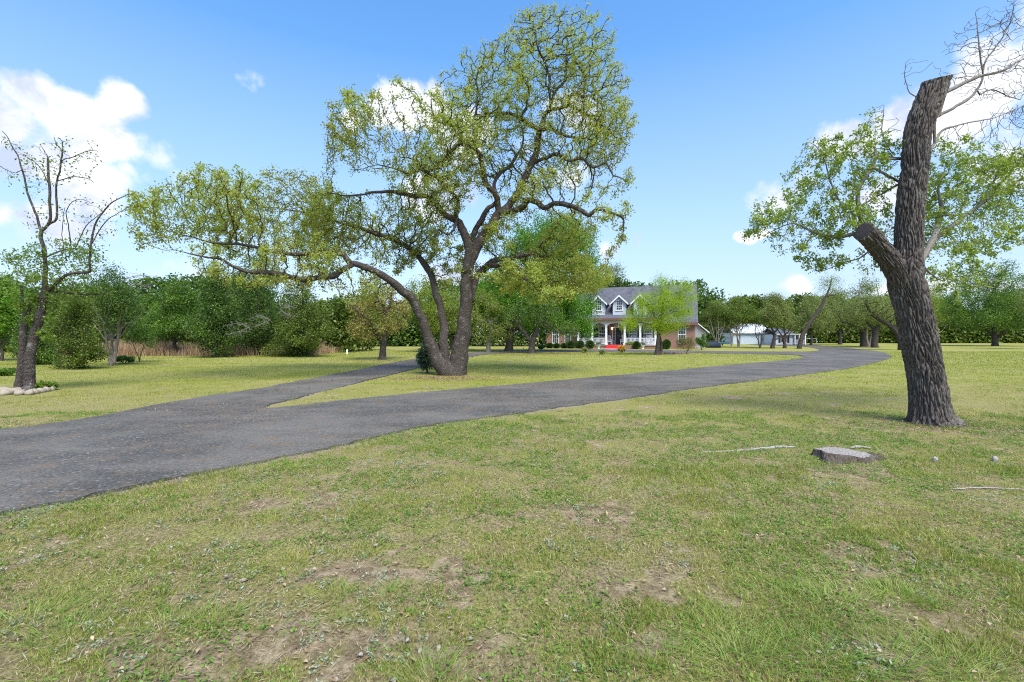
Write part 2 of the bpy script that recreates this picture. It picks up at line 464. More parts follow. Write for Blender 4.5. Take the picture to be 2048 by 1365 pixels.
b = n.new('ShaderNodeBsdfPrincipled', {'Base Color': c, 'Roughness': .9, 'Specular IOR Level': .2})
bn = n.new('ShaderNodeBump', {'Strength': .7, 'Distance': .008, 'Height': g}); nt_.links.new(bn.outputs[0], b.inputs['Normal'])
n.new('ShaderNodeOutputMaterial', {'Surface': b.outputs[0]})
M_asph = m
tri = tessellate_polygon([[Vector((a, b_, 0)) for a, b_ in outer], [Vector((a, b_, 0)) for a, b_ in inner]])
vs = [(a, b_, .012) for a, b_ in allb]+[(a, b_, -.06) for a, b_ in allb]
A, B, T = len(outer), len(inner), len(allb)
fs = [tuple(t) for t in tri]
fs += [(i, (i+1) % A, T+(i+1) % A, T+i) for i in range(A)]
fs += [(A+i, A+(i+1) % B, T+A+(i+1) % B, T+A+i) for i in range(B)]
mb = MB(); mb.v = vs; mb.f = fs
tag(mb.build('driveway', M_asph), kind='structure')

# ------------------------------------------------------------------ ground sheet
#  worn patches: (px, py, radius m x, radius m y)
BARE = [(740,1135,.42,.22),(410,1175,.3,.2),(860,1290,.42,.22),(1165,1022,.35,.25),(640,1350,.3,.12),(1735,1110,.3,.35),(1760,1200,.22,.2),(1690,940,.35,.3),(560,1290,.3,.2),(250,1290,.28,.12),
        (1860,845,1.0,.7),(1990,855,1.0,.5),(1700,850,.7,.35),(880,757,1.5,.9),(1045,1030,.3,.25),(900,1160,.3,.2),(1500,1070,.3,.2),(1950,1230,.3,.2),(1290,1290,.25,.12),(1340,940,.4,.3),(1570,788,1.0,.4),(1480,795,.9,.3),(1640,755,1.4,.5),(1300,1180,.35,.2)]
def bare_at(x, y):
    v = np.zeros(np.shape(x))
    for px, py, rx, ry in BARE:
        gx, gy = G(px, py)
        d = np.sqrt(((x-gx)/rx)**2+((y-gy)/ry)**2)
        v = np.maximum(v, 1.25-.75*d)
    f = fnoise(x, y, 1.3, 4, 4); f2 = fnoise(x, y, 6, 9, 3)
    v = v+(f-.5)*2.2+(f2-.5)*2.6-.28
    near_ = np.clip(1-(y-1)/9, 0, 1)
    left = np.clip(.5-(x)/8, 0, 1)
    v = np.maximum(v, (f-.60)*4.2*near_*(.65+.75*left)+(f2-.5)*1.1)
    return np.clip(v, 0, 1)
def hgt(x, y):
    h = (fnoise(x, y, .5, 2, 3)-.5)*.05*np.clip(y/6, .3, 1)+(fnoise(x, y, 4, 3, 2)-.5)*.02
    return h-.012
def axis(lo, hi, fine_lo, fine_hi, d, g):
    a = list(np.arange(fine_lo, fine_hi, d)); s_ = d; x = fine_lo; L = []
    while x > lo: s_ *= g; x -= s_; L.append(x)
    s_ = d; x = a[-1]; R = []
    while x < hi: s_ *= g; x += s_; R.append(x)
    return np.array(L[::-1]+a+R)
xs = axis(-1500, 1500, -7, 8, .055, 1.09); ys = axis(-300, 2500, .8, 12, .055, 1.08)
X, Y_ = np.meshgrid(xs, ys)
flatf = 1-sstep(25, 45, np.hypot(X, Y_))
on = ondrive(X.ravel(), Y_.ravel()).reshape(X.shape)
Z = hgt(X, Y_)*flatf-(1-flatf)*.012
Z = np.where(on, -.035, np.minimum(Z, .006))
V = np.stack([X, Y_, Z], -1).reshape(-1, 3)
nx, ny = len(xs), len(ys)
ii = (np.arange(ny-1)[:, None]*nx+np.arange(nx-1)[None, :]).ravel()
me = mesh_np('ground', V, np.stack([ii, ii+1, ii+nx+1, ii+nx], 1))
at = me.attributes.new('bare', 'FLOAT', 'POINT'); at.data.foreach_set('value', bare_at(V[:, 0], V[:, 1]).astype(np.float32))
ed = np.ones(len(V))*9; k = (np.abs(V[:, 0]) < 40) & (V[:, 1] < 60) & (V[:, 1] > 0)
ed[k] = dist_edge(V[k, 0], V[k, 1])
at = me.attributes.new('edge', 'FLOAT', 'POINT'); at.data.foreach_set('value', ed.astype(np.float32))
m, nt_ = newmat('lawn_soil'); n = N(nt_)
tc = n.new('ShaderNodeTexCoord').outputs['Object']
bare = n.new('ShaderNodeAttribute', attribute_name='bare').outputs['Fac']
edge = n.new('ShaderNodeAttribute', attribute_name='edge').outputs['Fac']
fine = n.noise(tc, 110, 4, .8); blade = n.noise(n.mapping(tc, (1, .6, 1)), 58, 6, .82); patch = n.noise(tc, .55, 5, .6); patch2 = n.noise(tc, 2.6, 5, .65); sand = n.noise(tc, 9, 4, .6)
dry = n.noise(n.mapping(tc, (.5, 1.1, 1)), .33, 5, .62)
y = n.new('ShaderNodeSeparateXYZ', {0: tc}).outputs[1]
far = n.rng(y, 7, 16)
crumb = n.rng(n.noise(tc, 62, 6, .8), .35, .65); soil = n.mix(crumb, (.085,.06,.032), (.38,.285,.165)); soil = n.mix(n.rng(sand, .45, .6), soil, n.mix(crumb, (.26,.195,.11), (.55,.435,.27)))
bc = n.rng(blade, .36, .64); thatch = n.mix(bc, (.075,.055,.025), (.47,.38,.19))
green = n.mix(bc, (.06,.075,.016), (.36,.39,.08))
green = n.mix(n.rng(patch2, .35, .7), green, n.mix(bc, (.085,.082,.025), (.44,.42,.13)))
nearc = n.mix(n.rng(patch2, .42, .62), thatch, green)
farc = n.mix(n.rng(patch, .35, .65), n.mix(bc, (.13,.145,.024), (.32,.335,.062)), n.mix(bc, (.16,.16,.04), (.38,.36,.10)))
farc = n.mix(n.math('MULTIPLY', n.rng(dry, .48, .62), .65), farc, n.mix(bc, (.21,.18,.065), (.44,.38,.17)))
c = n.mix(far, nearc, farc)
c = n.mix(n.rng(bare, .35, .8), c, soil)
c = n.mix(n.math('MULTIPLY', n.rng(edge, .22, .05), .7), c, n.mix(fine, (.2,.16,.10), (.42,.36,.26)))
b = n.new('ShaderNodeBsdfPrincipled', {'Base Color': c, 'Roughness': .95, 'Specular IOR Level': .1})
bn = n.new('ShaderNodeBump', {'Strength': .8, 'Distance': .03, 'Height': n.math('ADD', blade, n.math('MULTIPLY', fine, .5))}); nt_.links.new(bn.outputs[0], b.inputs['Normal'])
n.new('ShaderNodeOutputMaterial', {'Surface': b.outputs[0]})
tag(link('ground', me, m, smooth=True), kind='structure')

# ------------------------------------------------------------------ grass, weeds, litter
def scatter(n_, y0, y1, r, spreadx=1.22):
    """random ground points, inside the wedge the photograph could see plus a margin; even in area"""
    yy = np.sqrt(r.random(n_)*(y1**2-y0**2)+y0**2); xx = (r.random(n_)*2-1)*(yy*1.078*spreadx+1.0)
    k = ~ondrive(xx+r.normal(size=len(xx))*.045, yy+r.normal(size=len(xx))*.045)
    return xx[k], yy[k]
def blades(x, y, h, wd, r, lean=.6, ring=None):
    n_ = len(x); a = r.random(n_)*2*PI; ln = r.random(n_)*lean*h
    dx, dy = np.cos(a)*ln, np.sin(a)*ln
    if ring is not None: dx, dy = ring
    b2 = r.random(n_)*2*PI; sx, sy = np.cos(b2)*wd*.5, np.sin(b2)*wd*.5
    z0 = hgt(x, y)-.006
    z = np.zeros(n_)
    p = lambda fx, fh, s_: np.stack([x+dx*fx+sx*s_, y+dy*fx+sy*s_, z0+h*fh], 1)
    V = np.stack([p(0,0,-1), p(0,0,1), p(.35,.58,-.75), p(.35,.58,.75), p(1,1,0)], 1).reshape(-1, 3)
    b = np.arange(n_)[:, None]*5
    return V, np.vstack([np.hstack([b, b+1, b+3]), np.hstack([b, b+3, b+2]), np.hstack([b+2, b+3, b+4])])
def blades1(x, y, h, wd, r, lean=.7):
    n_ = len(x); a = r.random(n_)*2*PI; ln = r.random(n_)*lean*h
    b2 = r.random(n_)*PI; sx, sy = np.cos(b2)*wd*.5, np.sin(b2)*wd*.5; z0 = hgt(x, y)*(1-sstep(25, 45, np.hypot(x, y)))-.01
    V = np.stack([np.stack([x-sx, y-sy, z0], 1), np.stack([x+sx, y+sy, z0], 1), np.stack([x+np.cos(a)*ln, y+np.sin(a)*ln, z0+h], 1)], 1).reshape(-1, 3)
    b = np.arange(n_)[:, None]*3
    return V, np.hstack([b, b+1, b+2])
def join(parts):
    V = []; Fs = []; o = 0
    for v, f in parts: V.append(v); Fs.append(f+o); o += len(v)
    return np.vstack(V), np.vstack(Fs)
r = np.random.default_rng(11)
parts = []; dry_parts = []
for (y0, y1, dens, hh, ww) in [(1.2,3.2,11000,.032,.0032),(3.2,5.5,6500,.032,.0042),(5.5,9,2800,.032,.006),(9,15,900,.032,.010)]:
    area = 1.078*1.22*(y1**2-y0**2)+2*(y1-y0)
    x, y = scatter(int(area*dens), y0, y1, r)
    ba = bare_at(x, y); tu = fnoise(x, y, 3.0, 21, 3); t2 = fnoise(x, y, .9, 31, 3)
    lush = sstep(.4, .62, tu)*.7+sstep(.4, .65, t2)*.5
    keep = r.random(len(x)) < (1-.96*sstep(.25, .6, ba))*(.35+.65*lush)
    x, y, lush = x[keep], y[keep], lush[keep]
    isdry = r.random(len(x)) < (.62-.42*lush)
    h = hh*(.45+.9*r.random(len(x)))*(.65+.75*lush); w_ = ww*(.7+.6*r.random(len(x)))
    f = blades if y1 < 9 else blades1
    parts.append(f(x[~isdry], y[~isdry], h[~isdry], w_[~isdry], r, 1.1)); dry_parts.append(f(x[isdry], y[isdry], h[isdry]*.75, w_[isdry], r, 2.2))
for y0, y1, dens, hh, ww in [(15,26,260,.030,.022),(26,46,60,.030,.045)]:
    area = 1.078*1.22*(y1**2-y0**2)+2*(y1-y0)
    x, y = scatter(int(area*dens), y0, y1, r)
    parts.append(blades1(x, y, hh*(.5+r.random(len(x))), np.full(len(x), ww), r, 1.0))
# longer clumps of grass
TUF = [(1470,1042,.11,.10,260),(1790,1190,.12,.13,420),(1850,1200,.10,.11,260),(670,1185,.10,.12,160),(770,1190,.12,.10,260),(60,1240,.2,.12,380),(130,1265,.16,.12,300),(330,1250,.14,.10,220),(430,1235,.12,.12,220),(40,1120,.2,.08,260),
       (1400,1250,.2,.10,300),(1480,1270,.2,.12,420),(1560,1200,.2,.10,380),(1650,1215,.22,.12,520),(1700,1200,.2,.11,420),(1500,1335,.2,.12,420),(1620,1310,.2,.12,420),(1760,1330,.25,.12,520),(1880,1340,.25,.10,420),(1950,1320,.2,.08,300),(1340,1330,.18,.09,260),
       (860,1350,.14,.14,300),(1960,1340,.2,.12,260),(1430,1300,.2,.1,300),(1610,1130,.25,.06,260),(1330,1060,.2,.05,200),(1640,980,.3,.07,300),(1500,975,.3,.06,260),(570,1150,.12,.07,150),(660,1250,.12,.05,150),(230,1170,.15,.07,200),(700,1040,.2,.05,200),(1180,1000,.3,.05,200),(1900,1000,.35,.06,260)]
for i in range(90):
    yy = 2.0+r.random()*7; xx = (r.random()*2-1)*yy*1.15
    if not ondrive(np.array([xx]), np.array([yy]))[0]: TUF.append((1024+xx*F/yy, HZ+EYE*F/yy, .10+.1*r.random(), .045+.035*r.random(), 110))
tp = []
for px, py, rad, h, cnt in TUF:
    rad *= 1.35; h *= .55; cnt = int(cnt*.55)
    gx, gy = G(px, py); a = r.random(cnt)*2*PI; q = rad*np.sqrt(r.random(cnt))*.7
    x = gx+np.cos(a)*q; y = gy+np.sin(a)*q; k = ~ondrive(x, y); x, y, a, q = x[k], y[k], a[k], q[k]; c_ = len(x)
    hh = h*(.5+.6*r.random(c_)); lx = np.cos(a)*q*.9+r.normal(size=c_)*hh*.55; ly = np.sin(a)*q*.9+r.normal(size=c_)*hh*.55
    tp.append(blades(x, y, hh, np.full(c_, .0042), r, ring=(lx, ly)))
M_grass = leafmat('grass_blade', [(.10,.145,.022),(.18,.23,.034),(.27,.31,.05),(.37,.385,.08),(.47,.44,.16)], .35, 1.1, .45, tint=(1.2,1.2,.7))
M_tuft = leafmat('long_grass_blade', [(.13,.22,.05),(.20,.30,.06),(.28,.37,.07),(.38,.42,.14)], .4, 1.6, .5, tint=(1.2,1.2,.7))
M_dry = leafmat('dry_grass_blade', [(.24,.18,.10),(.38,.30,.17),(.49,.41,.25),(.58,.51,.36)], .25, 2, .3, tint=(1.1,1.05,.8))
tag(link('grass', mesh_np('grass', *join(parts)), M_grass), 'short green mown grass covering the lawn', 'grass', kind='stuff')
tag(link('dry_grass', mesh_np('dry_grass', *join(dry_parts)), M_dry), 'straw coloured dry blades mixed through the near lawn', 'grass', kind='stuff')
tag(link('long_grass', mesh_np('long_grass', *join(tp)), M_tuft), 'longer tufts of bright grass standing up in the near lawn', 'grass', kind='stuff')

def weedpatch(name, cnt, y0, y1, thr, o, s_, mat, L, W, hz, label, cat, zone=None, per=9, rad=.03, up=2., ev=0):
    x, y = scatter(cnt, y0, y1, r, 1.15)
    f = fnoise(x, y, s_, o, 3)+(0 if zone is None else zone(x, y))-.35*bare_at(x, y)*ev
    k = f > thr; x, y = x[k], y[k]
    n_ = len(x); c = np.repeat(np.stack([x, y, hgt(x, y)+.004], 1), per, 0)
    off = r.normal(size=c.shape)*rad; off[:, 2] = np.abs(r.normal(size=len(c)))*hz
    me = kites(name, c+off, L, W, up=up, seed=o)
    tag(link(name, me, mat), label, cat, kind='stuff')
def around_box(cnt, seed):
    rr_ = np.random.default_rng(seed); return scatter(cnt, 1.3, 7.5, rr_, 1.15)
x, y = around_box(52000, 91); k = r.random(len(x)) < .25+.75*sstep(.42, .6, fnoise(x, y, 1.7, 66, 3)); x, y = x[k], y[k]
tag(link('straw', kites('straw', np.stack([x, y, hgt(x, y)+.006+.012*r.random(len(x))], 1), .05, .0042, up=3, seed=91, fold=.1, flat=.10), M_dry), 'dead straw lying flat through the near lawn', 'straw', kind='stuff')
M_broad = leafmat('broad_weed_leaf', [(.06,.12,.02),(.11,.20,.03),(.19,.29,.045),(.28,.36,.07)], .3, 3, .5)
rightz = lambda x, y: .05*np.clip(x/3, -1.2, 1)+.03
M_clov = leafmat('clover_leaf', [(.07,.15,.02),(.11,.21,.026),(.16,.28,.035),(.24,.36,.05)], .3, 1.5, .5)
weedpatch('clover', 42000, 1.3, 9.5, .54, 41, 1.6, M_clov, .016, .013, .012, 'low bright green clover spreading in mats over the near lawn', 'weeds', rightz, 7, .022)
M_sage = leafmat('silver_leaf', [(.17,.21,.12),(.27,.31,.19),(.38,.41,.29)], .2, 2, .4, tint=(1,1.05,.95))
leftz = lambda x, y: .09*np.clip(-(x+.3)/1.2, -1.3, 1)-.05*np.clip((y-3.2)/1.5, -.3, 2)
weedpatch('silver_weed', 2600, 1.3, 6, .545, 57, 1.9, M_sage, .018, .009, .014, 'pale silvery green weeds dotted over the bare lower left lawn', 'weeds', leftz, 16, .017, up=.5)
weedpatch('broad_weeds', 15000, 1.3, 9, .47, 63, 3.2, M_broad, .021, .012, .016, 'small broad-leaved weeds sprinkled through the near lawn', 'weeds', None, 6, .014)
M_litter = leafmat('dead_leaf', [(.16,.09,.045),(.28,.16,.08),(.38,.25,.13),(.46,.34,.20),(.52,.42,.29)], .12, 2, .2, tint=(1.1,1,.8))
x, y = scatter(11000, 1.3, 9, r, 1.15); ba = bare_at(x, y); k = r.random(len(x)) < .12+.5*ba+.25*np.clip(-x/4, 0, 1); x, y = x[k], y[k]
me1 = kites('dead_leaves', np.stack([x, y, hgt(x, y)+.012+.012*r.random(len(x))], 1), .034, .017, up=6, seed=5, fold=.3, flat=.12)
tag(link('dead_leaves', me1, M_litter), 'curled tan oak leaves fallen on the near lawn', 'leaves', kind='stuff')
# leaf litter drifted over the asphalt and under the two oaks
r2 = np.random.default_rng(77)
yy = np.sqrt(r2.random(190000)*(30**2-4.**2)+4.**2); xx = (r2.random(190000)*2-1)*yy*1.15
k = ondrive(xx, yy); k &= r2.random(len(xx)) < sstep(.46, .64, fnoise(xx, yy, .7, 71, 4))*np.clip(1.4-yy/16, .15, 1)*np.where(xx < 2, 1, .35)
xx, yy = xx[k], yy[k]
c1 = np.stack([xx, yy, .016+.008*r2.random(len(xx))], 1)
def around(px, py, cnt, sx, sy):
    gx, gy = G(px, py); a = gx+r2.normal(size=cnt)*sx; b = gy+r2.normal(size=cnt)*sy
    k = ~ondrive(a, b); a, b = a[k], b[k]
    return np.stack([a, b, hgt(a, b)+.015+.02*r2.random(len(a))], 1)
c2 = np.vstack([around(890,757,1500,1.3,.6), around(1880,850,1500,.8,.5), around(1990,855,600,.8,.4), around(1040,709,3000,4.5,1.6), around(765,722,500,1.2,.6)])
c_ = np.vstack([c1, c2]); sc_ = np.clip(c_[:, 1]/14, .45, 1.6)
me2 = kites('leaf_litter', c_, .045*sc_, .022*sc_, up=6, seed=6, fold=.3, flat=.12)
tag(link('leaf_litter', me2, leafmat('litter_leaf', [(.13,.07,.03),(.24,.14,.06),(.36,.25,.12),(.48,.40,.26)], .1, 1.2, .3, tint=(1,1,.8))), 'brown leaf litter drifted over the driveway and round the oak trunks', 'leaves', kind='stuff')
# limestone pebbles
def rocks(name, pts, mat, label, cat, seed=3, kind='stuff'):
    rr = np.random.default_rng(seed); V = []; Fs = []
    import itertools
    base = [(1,0,0),(-1,0,0),(0,1,0),(0,-1,0),(0,0,1),(0,0,-1)]
    ff = np.array([(0,2,4),(2,1,4),(1,3,4),(3,0,4),(2,0,5),(1,2,5),(3,1,5),(0,3,5)])
    bv = np.array(base, float)
    for i, (x, y, z, s_) in enumerate(pts):
        q = bv*(.6+.8*rr.random((6, 1)))*np.array([s_*(.8+.8*rr.random()), s_*(.7+.6*rr.random()), s_*.55]); a = rr.random()*PI
        q = np.stack([q[:, 0]*math.cos(a)-q[:, 1]*math.sin(a), q[:, 0]*math.sin(a)+q[:, 1]*math.cos(a), q[:, 2]], 1)
        V.append(q+(x, y, z)); Fs.append(ff+6*i)
    return tag(link(name, mesh_np(name, np.vstack(V), np.vstack(Fs)), mat), label, cat, kind=kind)
M_stone = simple('limestone', (.33,.285,.22), .9, .3, 12, .6, 60, .1)
pb = []
for px, py, cnt, sx, sy in [(1880,848,90,.75,.4),(1980,856,60,.7,.3),(885,757,60,1.2,.5),(740,1140,12,.4,.2),(870,1290,22,.35,.2),(430,1180,8,.3,.15),(1700,930,25,.5,.3)]:
    a = around(px, py, cnt, sx, sy); pb += [(q[0], q[1], q[2]-.012, .006+.018*r2.random()**3) for q in a]
x, y = scatter(120, 1.4, 7, r2, 1.1); pb += [(a, b, float(hgt(np.array(a), np.array(b)))+.003,   .003+.008*r2.random()**3) for a, b in zip(x, y)]
rocks('pebbles', pb, M_stone, 'small pale limestone pebbles loose on the bare soil', 'pebbles')
# ------------------------------------------------------------------ bark and leaf materials
B_oak = barkmat('oak_bark', (.028,.022,.018), (.14,.118,.10), 24, 9, .9, .025, lam=.4)
B_fg = barkmat('foreground_oak_bark', (.026,.02,.016), (.195,.17,.148), 26, 5, .6, .012, lam=.4)
B_dark = barkmat('dark_bark', (.035,.028,.024), (.10,.085,.075), 11, 3, .7, .03, lam=.15)
B_pale = barkmat('pale_bark', (.16,.13,.105), (.34,.30,.26), 9, 2.5, .4, .02, lam=.2)
M_cut = simple('weathered_cut_wood', (.055,.048,.044), .9, .35, 20, .5, 60, .1)
L_oak = leafmat('live_oak_leaf', [(.21,.16,.06),(.29,.28,.07),(.34,.38,.08),(.41,.46,.10),(.28,.43,.08),(.49,.50,.17)], .48, .55, .35)
L_oak2 = leafmat('fresh_oak_leaf', [(.13,.20,.03),(.20,.28,.045),(.28,.34,.06),(.34,.36,.09)], .45, .8, .4)
L_left = leafmat('left_oak_leaf', [(.07,.13,.03),(.12,.20,.035),(.20,.29,.05),(.27,.35,.07)], .45, .8, .4)
L_cedar = leafmat('cedar_spray', [(.035,.07,.018),(.062,.12,.024),(.105,.185,.028),(.17,.26,.035)], .3, .9, .6, tint=(1.2,1.3,.7))
L_cedar2 = leafmat('olive_cedar_spray', [(.045,.07,.016),(.085,.13,.02),(.13,.19,.028),(.20,.27,.038)], .25, .8, .55)
L_green = leafmat('green_leaf', [(.038,.085,.014),(.075,.155,.02),(.13,.235,.03),(.20,.31,.045)], .35, .8, .5)
L_bright = leafmat('bright_leaf', [(.08,.18,.02),(.14,.28,.03),(.20,.36,.05)], .45, .8, .45)
L_lime = leafmat('lime_leaf', [(.20,.32,.012),(.31,.45,.018),(.42,.54,.03)], .5, .8, .4)
L_rust = leafmat('rusty_leaf', [(.17,.22,.045),(.26,.27,.06),(.34,.27,.08),(.38,.33,.12)], .4, .6, .6)
L_grey = leafmat('grey_green_leaf', [(.11,.14,.05),(.17,.215,.065),(.24,.30,.085),(.32,.37,.13)], .4, .7, .5)
L_myrtle = leafmat('myrtle_leaf', [(.06,.13,.025),(.11,.20,.035),(.19,.26,.045),(.30,.23,.06)], .4, 1.0, .45)
L_shade = leafmat('shade_oak_leaf', [(.05,.13,.014),(.09,.22,.02),(.15,.32,.03),(.22,.41,.05)], .45, .8, .5)
L_hedge = leafmat('boxwood_leaf', [(.03,.07,.018),(.06,.12,.025),(.10,.18,.035)], .25, 2, .4)

def hexspray(name, c, size, seed=0, up=.2):
    return kites(name, c, size, np.asarray(size)*.62, up=up, seed=seed)

def make_tree(name, label, cat, base, Yc, lines, blobs, dens, leafm, barkm, group=None, step=.2, kill=.45, tip=.008, per=8, spread=.12, L=.06, Wd=.03,
              rmax=.02, seed=1, keep=None, irregular=.12, jit=.28, infl=5., extra=None, minr=0., att_extra=None, wob=.03, trop=(0,0,.03), iters=90, gap=None):
    sk = Skel(); limbs_px(sk, Yc, lines, seed=seed*10, step=step, wob=wob)
    att = attractors(blobs, dens, Yc, seed, gap=gap)
    sk.grow(att, step=step, kill=kill, seed=seed, jit=jit, infl=infl, trop=trop, iters=iters)
    sk.radii(tip=tip, ex=2.1)
    c = leaf_points(sk, per, spread, rmax, seed, keep)
    if extra is not None: c = np.vstack([c, extra])
    root = empty(name, base, label=label, cat=cat, group=group)
    off = np.array(base)
    sk.pos = sk.pos-off
    link('trunk', sk.mesh('trunk', irregular, minr), barkm, root, True)
    link('crown', kites('crown', c-off, L, Wd, up=.4, seed=seed), leafm, root)
    return root, sk

# ------------------------------------------------------------------ the great live oak beside the fork of the drive
YO = 18.3
A = [(912,752,0,28),(918,725,0,22),(924,690,0,20),(929,640,0,18.5),(932,590,0,17.5),(935,545,0,18),(942,520,.05,15.5),(955,495,.1,14.5),(970,468,.15,13.5),(987,444,.2,13),(999,422,.2,12.5)]
OAK = [A,
 [(905,752,-.1,27),(888,722,-.1,16),(889,690,-.1,13.5),(886,640,.1,12.5),(875,598,.3,12),(865,561,.5,11.5),(851,534,.7,11),(834,511,.9,10),(815,496,1.1,9),(790,482,1.3,8),(762,471,1.5,7),(731,461,1.7,6),(700,452,1.9,5),(650,436,2.2,4),(600,424,2.4,3),(540,415,2.6,2.2),(480,405,2.7,1.6)],
 [(898,752,-.25,25),(872,715,-.3,17),(858,680,-.4,15),(842,636,-.6,14),(821,599,-.8,13.5),(798,574,-1.0,13),(773,557,-1.2,12),(743,539,-1.4,11),(716,529,-1.5,10.5),(701,527,-1.6,10)],
 [(701,527,-1.6,9),(686,511,-1.6,8),(666,502,-1.7,7),(640,503,-1.8,6.5),(603,509,-2,6),(568,507,-2.2,5),(530,500,-2.4,4.5),(497,492,-2.5,4),(465,487,-2.6,3.4),(436,488,-2.7,2.8),(400,480,-2.8,2),(360,470,-2.9,1.4)],
 [(703,531,-1.6,9),(680,545,-1.8,8.2),(656,555,-2,7.8),(627,558,-2.3,7.4),(598,559,-2.6,7),(568,553,-2.9,6.5),(541,547,-3.1,6),(515,546,-3.3,5.5),(497,545,-3.4,5),(475,536,-3.5,4.4),(458,527,-3.6,4),(436,516,-3.7,3.2),(405,512,-3.8,2.2),(370,505,-3.9,1.5)],
 [(934,545,-.1,14),(936,510,-.2,12),(933,480,-.2,11.5),(922,453,-.2,10.5),(912,440,-.2,9.5),(897,434,-.3,8),(882,426,-.3,7.5),(873,412,-.4,7),(862,398,-.4,6.5),(850,393,-.5,6.5),(831,392,-.6,6),(811,388,-.7,5.5),(781,383,-.9,5),(750,384,-1.1,4),(728,390,-1.3,3),(690,392,-1.5,2),(655,385,-1.6,1.4)],
 [(912,440,-.2,7),(913,420,-.2,6),(917,402,-.2,5),(905,385,-.2,4.5),(892,372,-.2,4.5),(886,366,-.3,4.5),(877,357,-.3,4.5),(858,350,-.4,4.5),(838,340,-.5,4),(820,346,-.6,3),(790,338,-.8,2.2),(755,330,-1,1.5)],
 [(944,505,.5,9),(948,475,.5,8.5),(958,445,.5,8),(971,424,.6,7.5),(985,410,.6,7),(996,398,.6,5)],
 [(999,424,.2,9),(994,399,0,8.5),(983,383,-.1,8),(970,363,-.2,7.5),(966,341,-.3,7),(961,315,-.4,6.5),(950,298,-.5,6),(937,289,-.5,5.5),(923,287,-.6,5.5),(924,270,-.6,5.5),(924,256,-.7,5),(904,252,-.8,4.2),(880,245,-.9,3.5),(868,228,-1,2.5),(862,200,-1,1.6)],
 [(924,286,-.6,5),(909,296,-.7,5),(899,307,-.8,5),(888,321,-.9,4.6),(869,329,-1,4),(858,344,-1.1,3),(835,322,-1.2,2),(800,315,-1.3,1.5)],
 [(953,300,-.4,3.6),(951,280,-.4,3.4),(947,255,-.4,3.4),(950,228,-.4,3.3),(954,205,-.3,3),(957,180,-.3,2.2),(945,150,-.3,1.6)],
 [(999,424,.2,11.5),(1018,410,.3,11),(1034,392,.3,10.5),(1043,368,.4,10.5),(1054,345,.4,10),(1066,324,.4,9.5),(1073,298,.5,9),(1077,278,.5,8.5),(1079,258,.5,8)],
 [(1079,258,.5,6.5),(1063,249,.4,6.5),(1048,243,.3,6),(1037,234,.3,5.6),(1028,229,.2,5),(994,229,.1,3.6),(972,229,0,3.2),(955,241,-.1,2)],
 [(1038,236,.2,4.5),(1047,224,.2,4.2),(1054,212,.2,4),(1054,193,.2,3.6),(1062,179,.2,3),(1050,160,.2,2),(1040,130,.2,1.5)],
 [(1079,258,.5,7),(1089,235,.6,7),(1100,222,.6,6.8),(1118,217,.7,6),(1136,211,.8,5.5),(1136,196,.9,5),(1150,188,.9,4.6),(1168,192,1,4.2),(1181,190,1,3.6),(1190,200,1.1,2.5)],
 [(1168,191,1,3.6),(1169,170,1,3.4),(1167,152,1,3.2),(1155,128,1,3),(1147,100,1,2.2),(1142,75,1,1.4)],
 [(1137,211,.8,4.4),(1155,220,.9,4.2),(1177,229,1,3.8),(1197,241,1.1,3.2),(1219,264,1.2,2.6),(1243,281,1.3,1.8)],
 [(1102,220,.7,4.6),(1106,200,.7,4.4),(1115,180,.8,4),(1130,156,.8,3.5),(1131,120,.8,2.8),(1133,92,.8,2),(1135,70,.8,1.3)],
 [(1100,222,.4,5),(1102,205,.2,4.4),(1098,178,0,4),(1099,152,0,3.6),(1090,125,-.1,3.2),(1075,92,-.1,2.8),(1071,64,-.1,2),(1067,38,-.1,1.2)],
 [(1079,262,.4,6),(1098,257,.2,5),(1115,265,.1,4.6),(1133,272,0,4),(1155,275,0,3.2),(1174,278,0,2.4),(1200,290,0,1.6)],
 [(1065,328,.4,5.5),(1078,322,.2,5),(1093,317,0,5),(1107,310,-.1,5),(1122,311,-.2,5),(1137,321,-.3,4.6),(1163,319,-.4,4),(1188,336,-.5,3.4),(1212,328,-.6,2.8),(1228,350,-.7,2),(1252,361,-.8,1.4)],
 [(1000,420,.2,4.5),(990,375,.5,5.5),(991,360,.7,5.5),(1002,346,.9,5.3),(1016,337,1.1,5),(1032,313,1.3,4.4),(1043,293,1.5,3.5),(1046,265,1.6,2.4),(1040,240,1.7,1.5)],
 [(1003,426,.1,9),(1023,421,-.1,8.8),(1044,416,-.4,8.5),(1058,401,-.6,8.3),(1072,405,-.8,8),(1087,416,-1,7.8),(1109,407,-1.3,7.3),(1142,412,-1.6,6.6),(1160,420,-1.8,6),(1178,430,-2,5),(1192,419,-2.1,4),(1212,423,-2.3,3.5),(1243,434,-2.5,2.6),(1247,460,-2.6,1.6),(1243,485,-2.6,1)],
 [(942,600,.3,11),(950,562,.5,10.5),(960,544,.7,10),(975,530,.9,9.5),(992,521,1.1,8.5),(1023,517,1.4,7.5),(1043,512,1.6,7),(1071,509,1.8,6.5),(1091,520,2,6),(1120,522,2.2,4.6),(1144,537,2.4,3.4),(1150,556,2.5,2),(1160,580,2.5,1.3)],
 [(975,534,.6,8),(992,532,.3,7.5),(1014,528,0,7),(1036,539,-.3,6.2),(1049,557,-.6,6),(1066,567,-.8,5.4),(1078,581,-1,4),(1100,590,-1.3,2.6),(1130,596,-1.6,1.6)],
 [(917,420,-.3,4),(910,453,-.5,3.5),(895,470,-.6,3),(880,462,-.7,2.4),(868,480,-.8,1.6)],
]
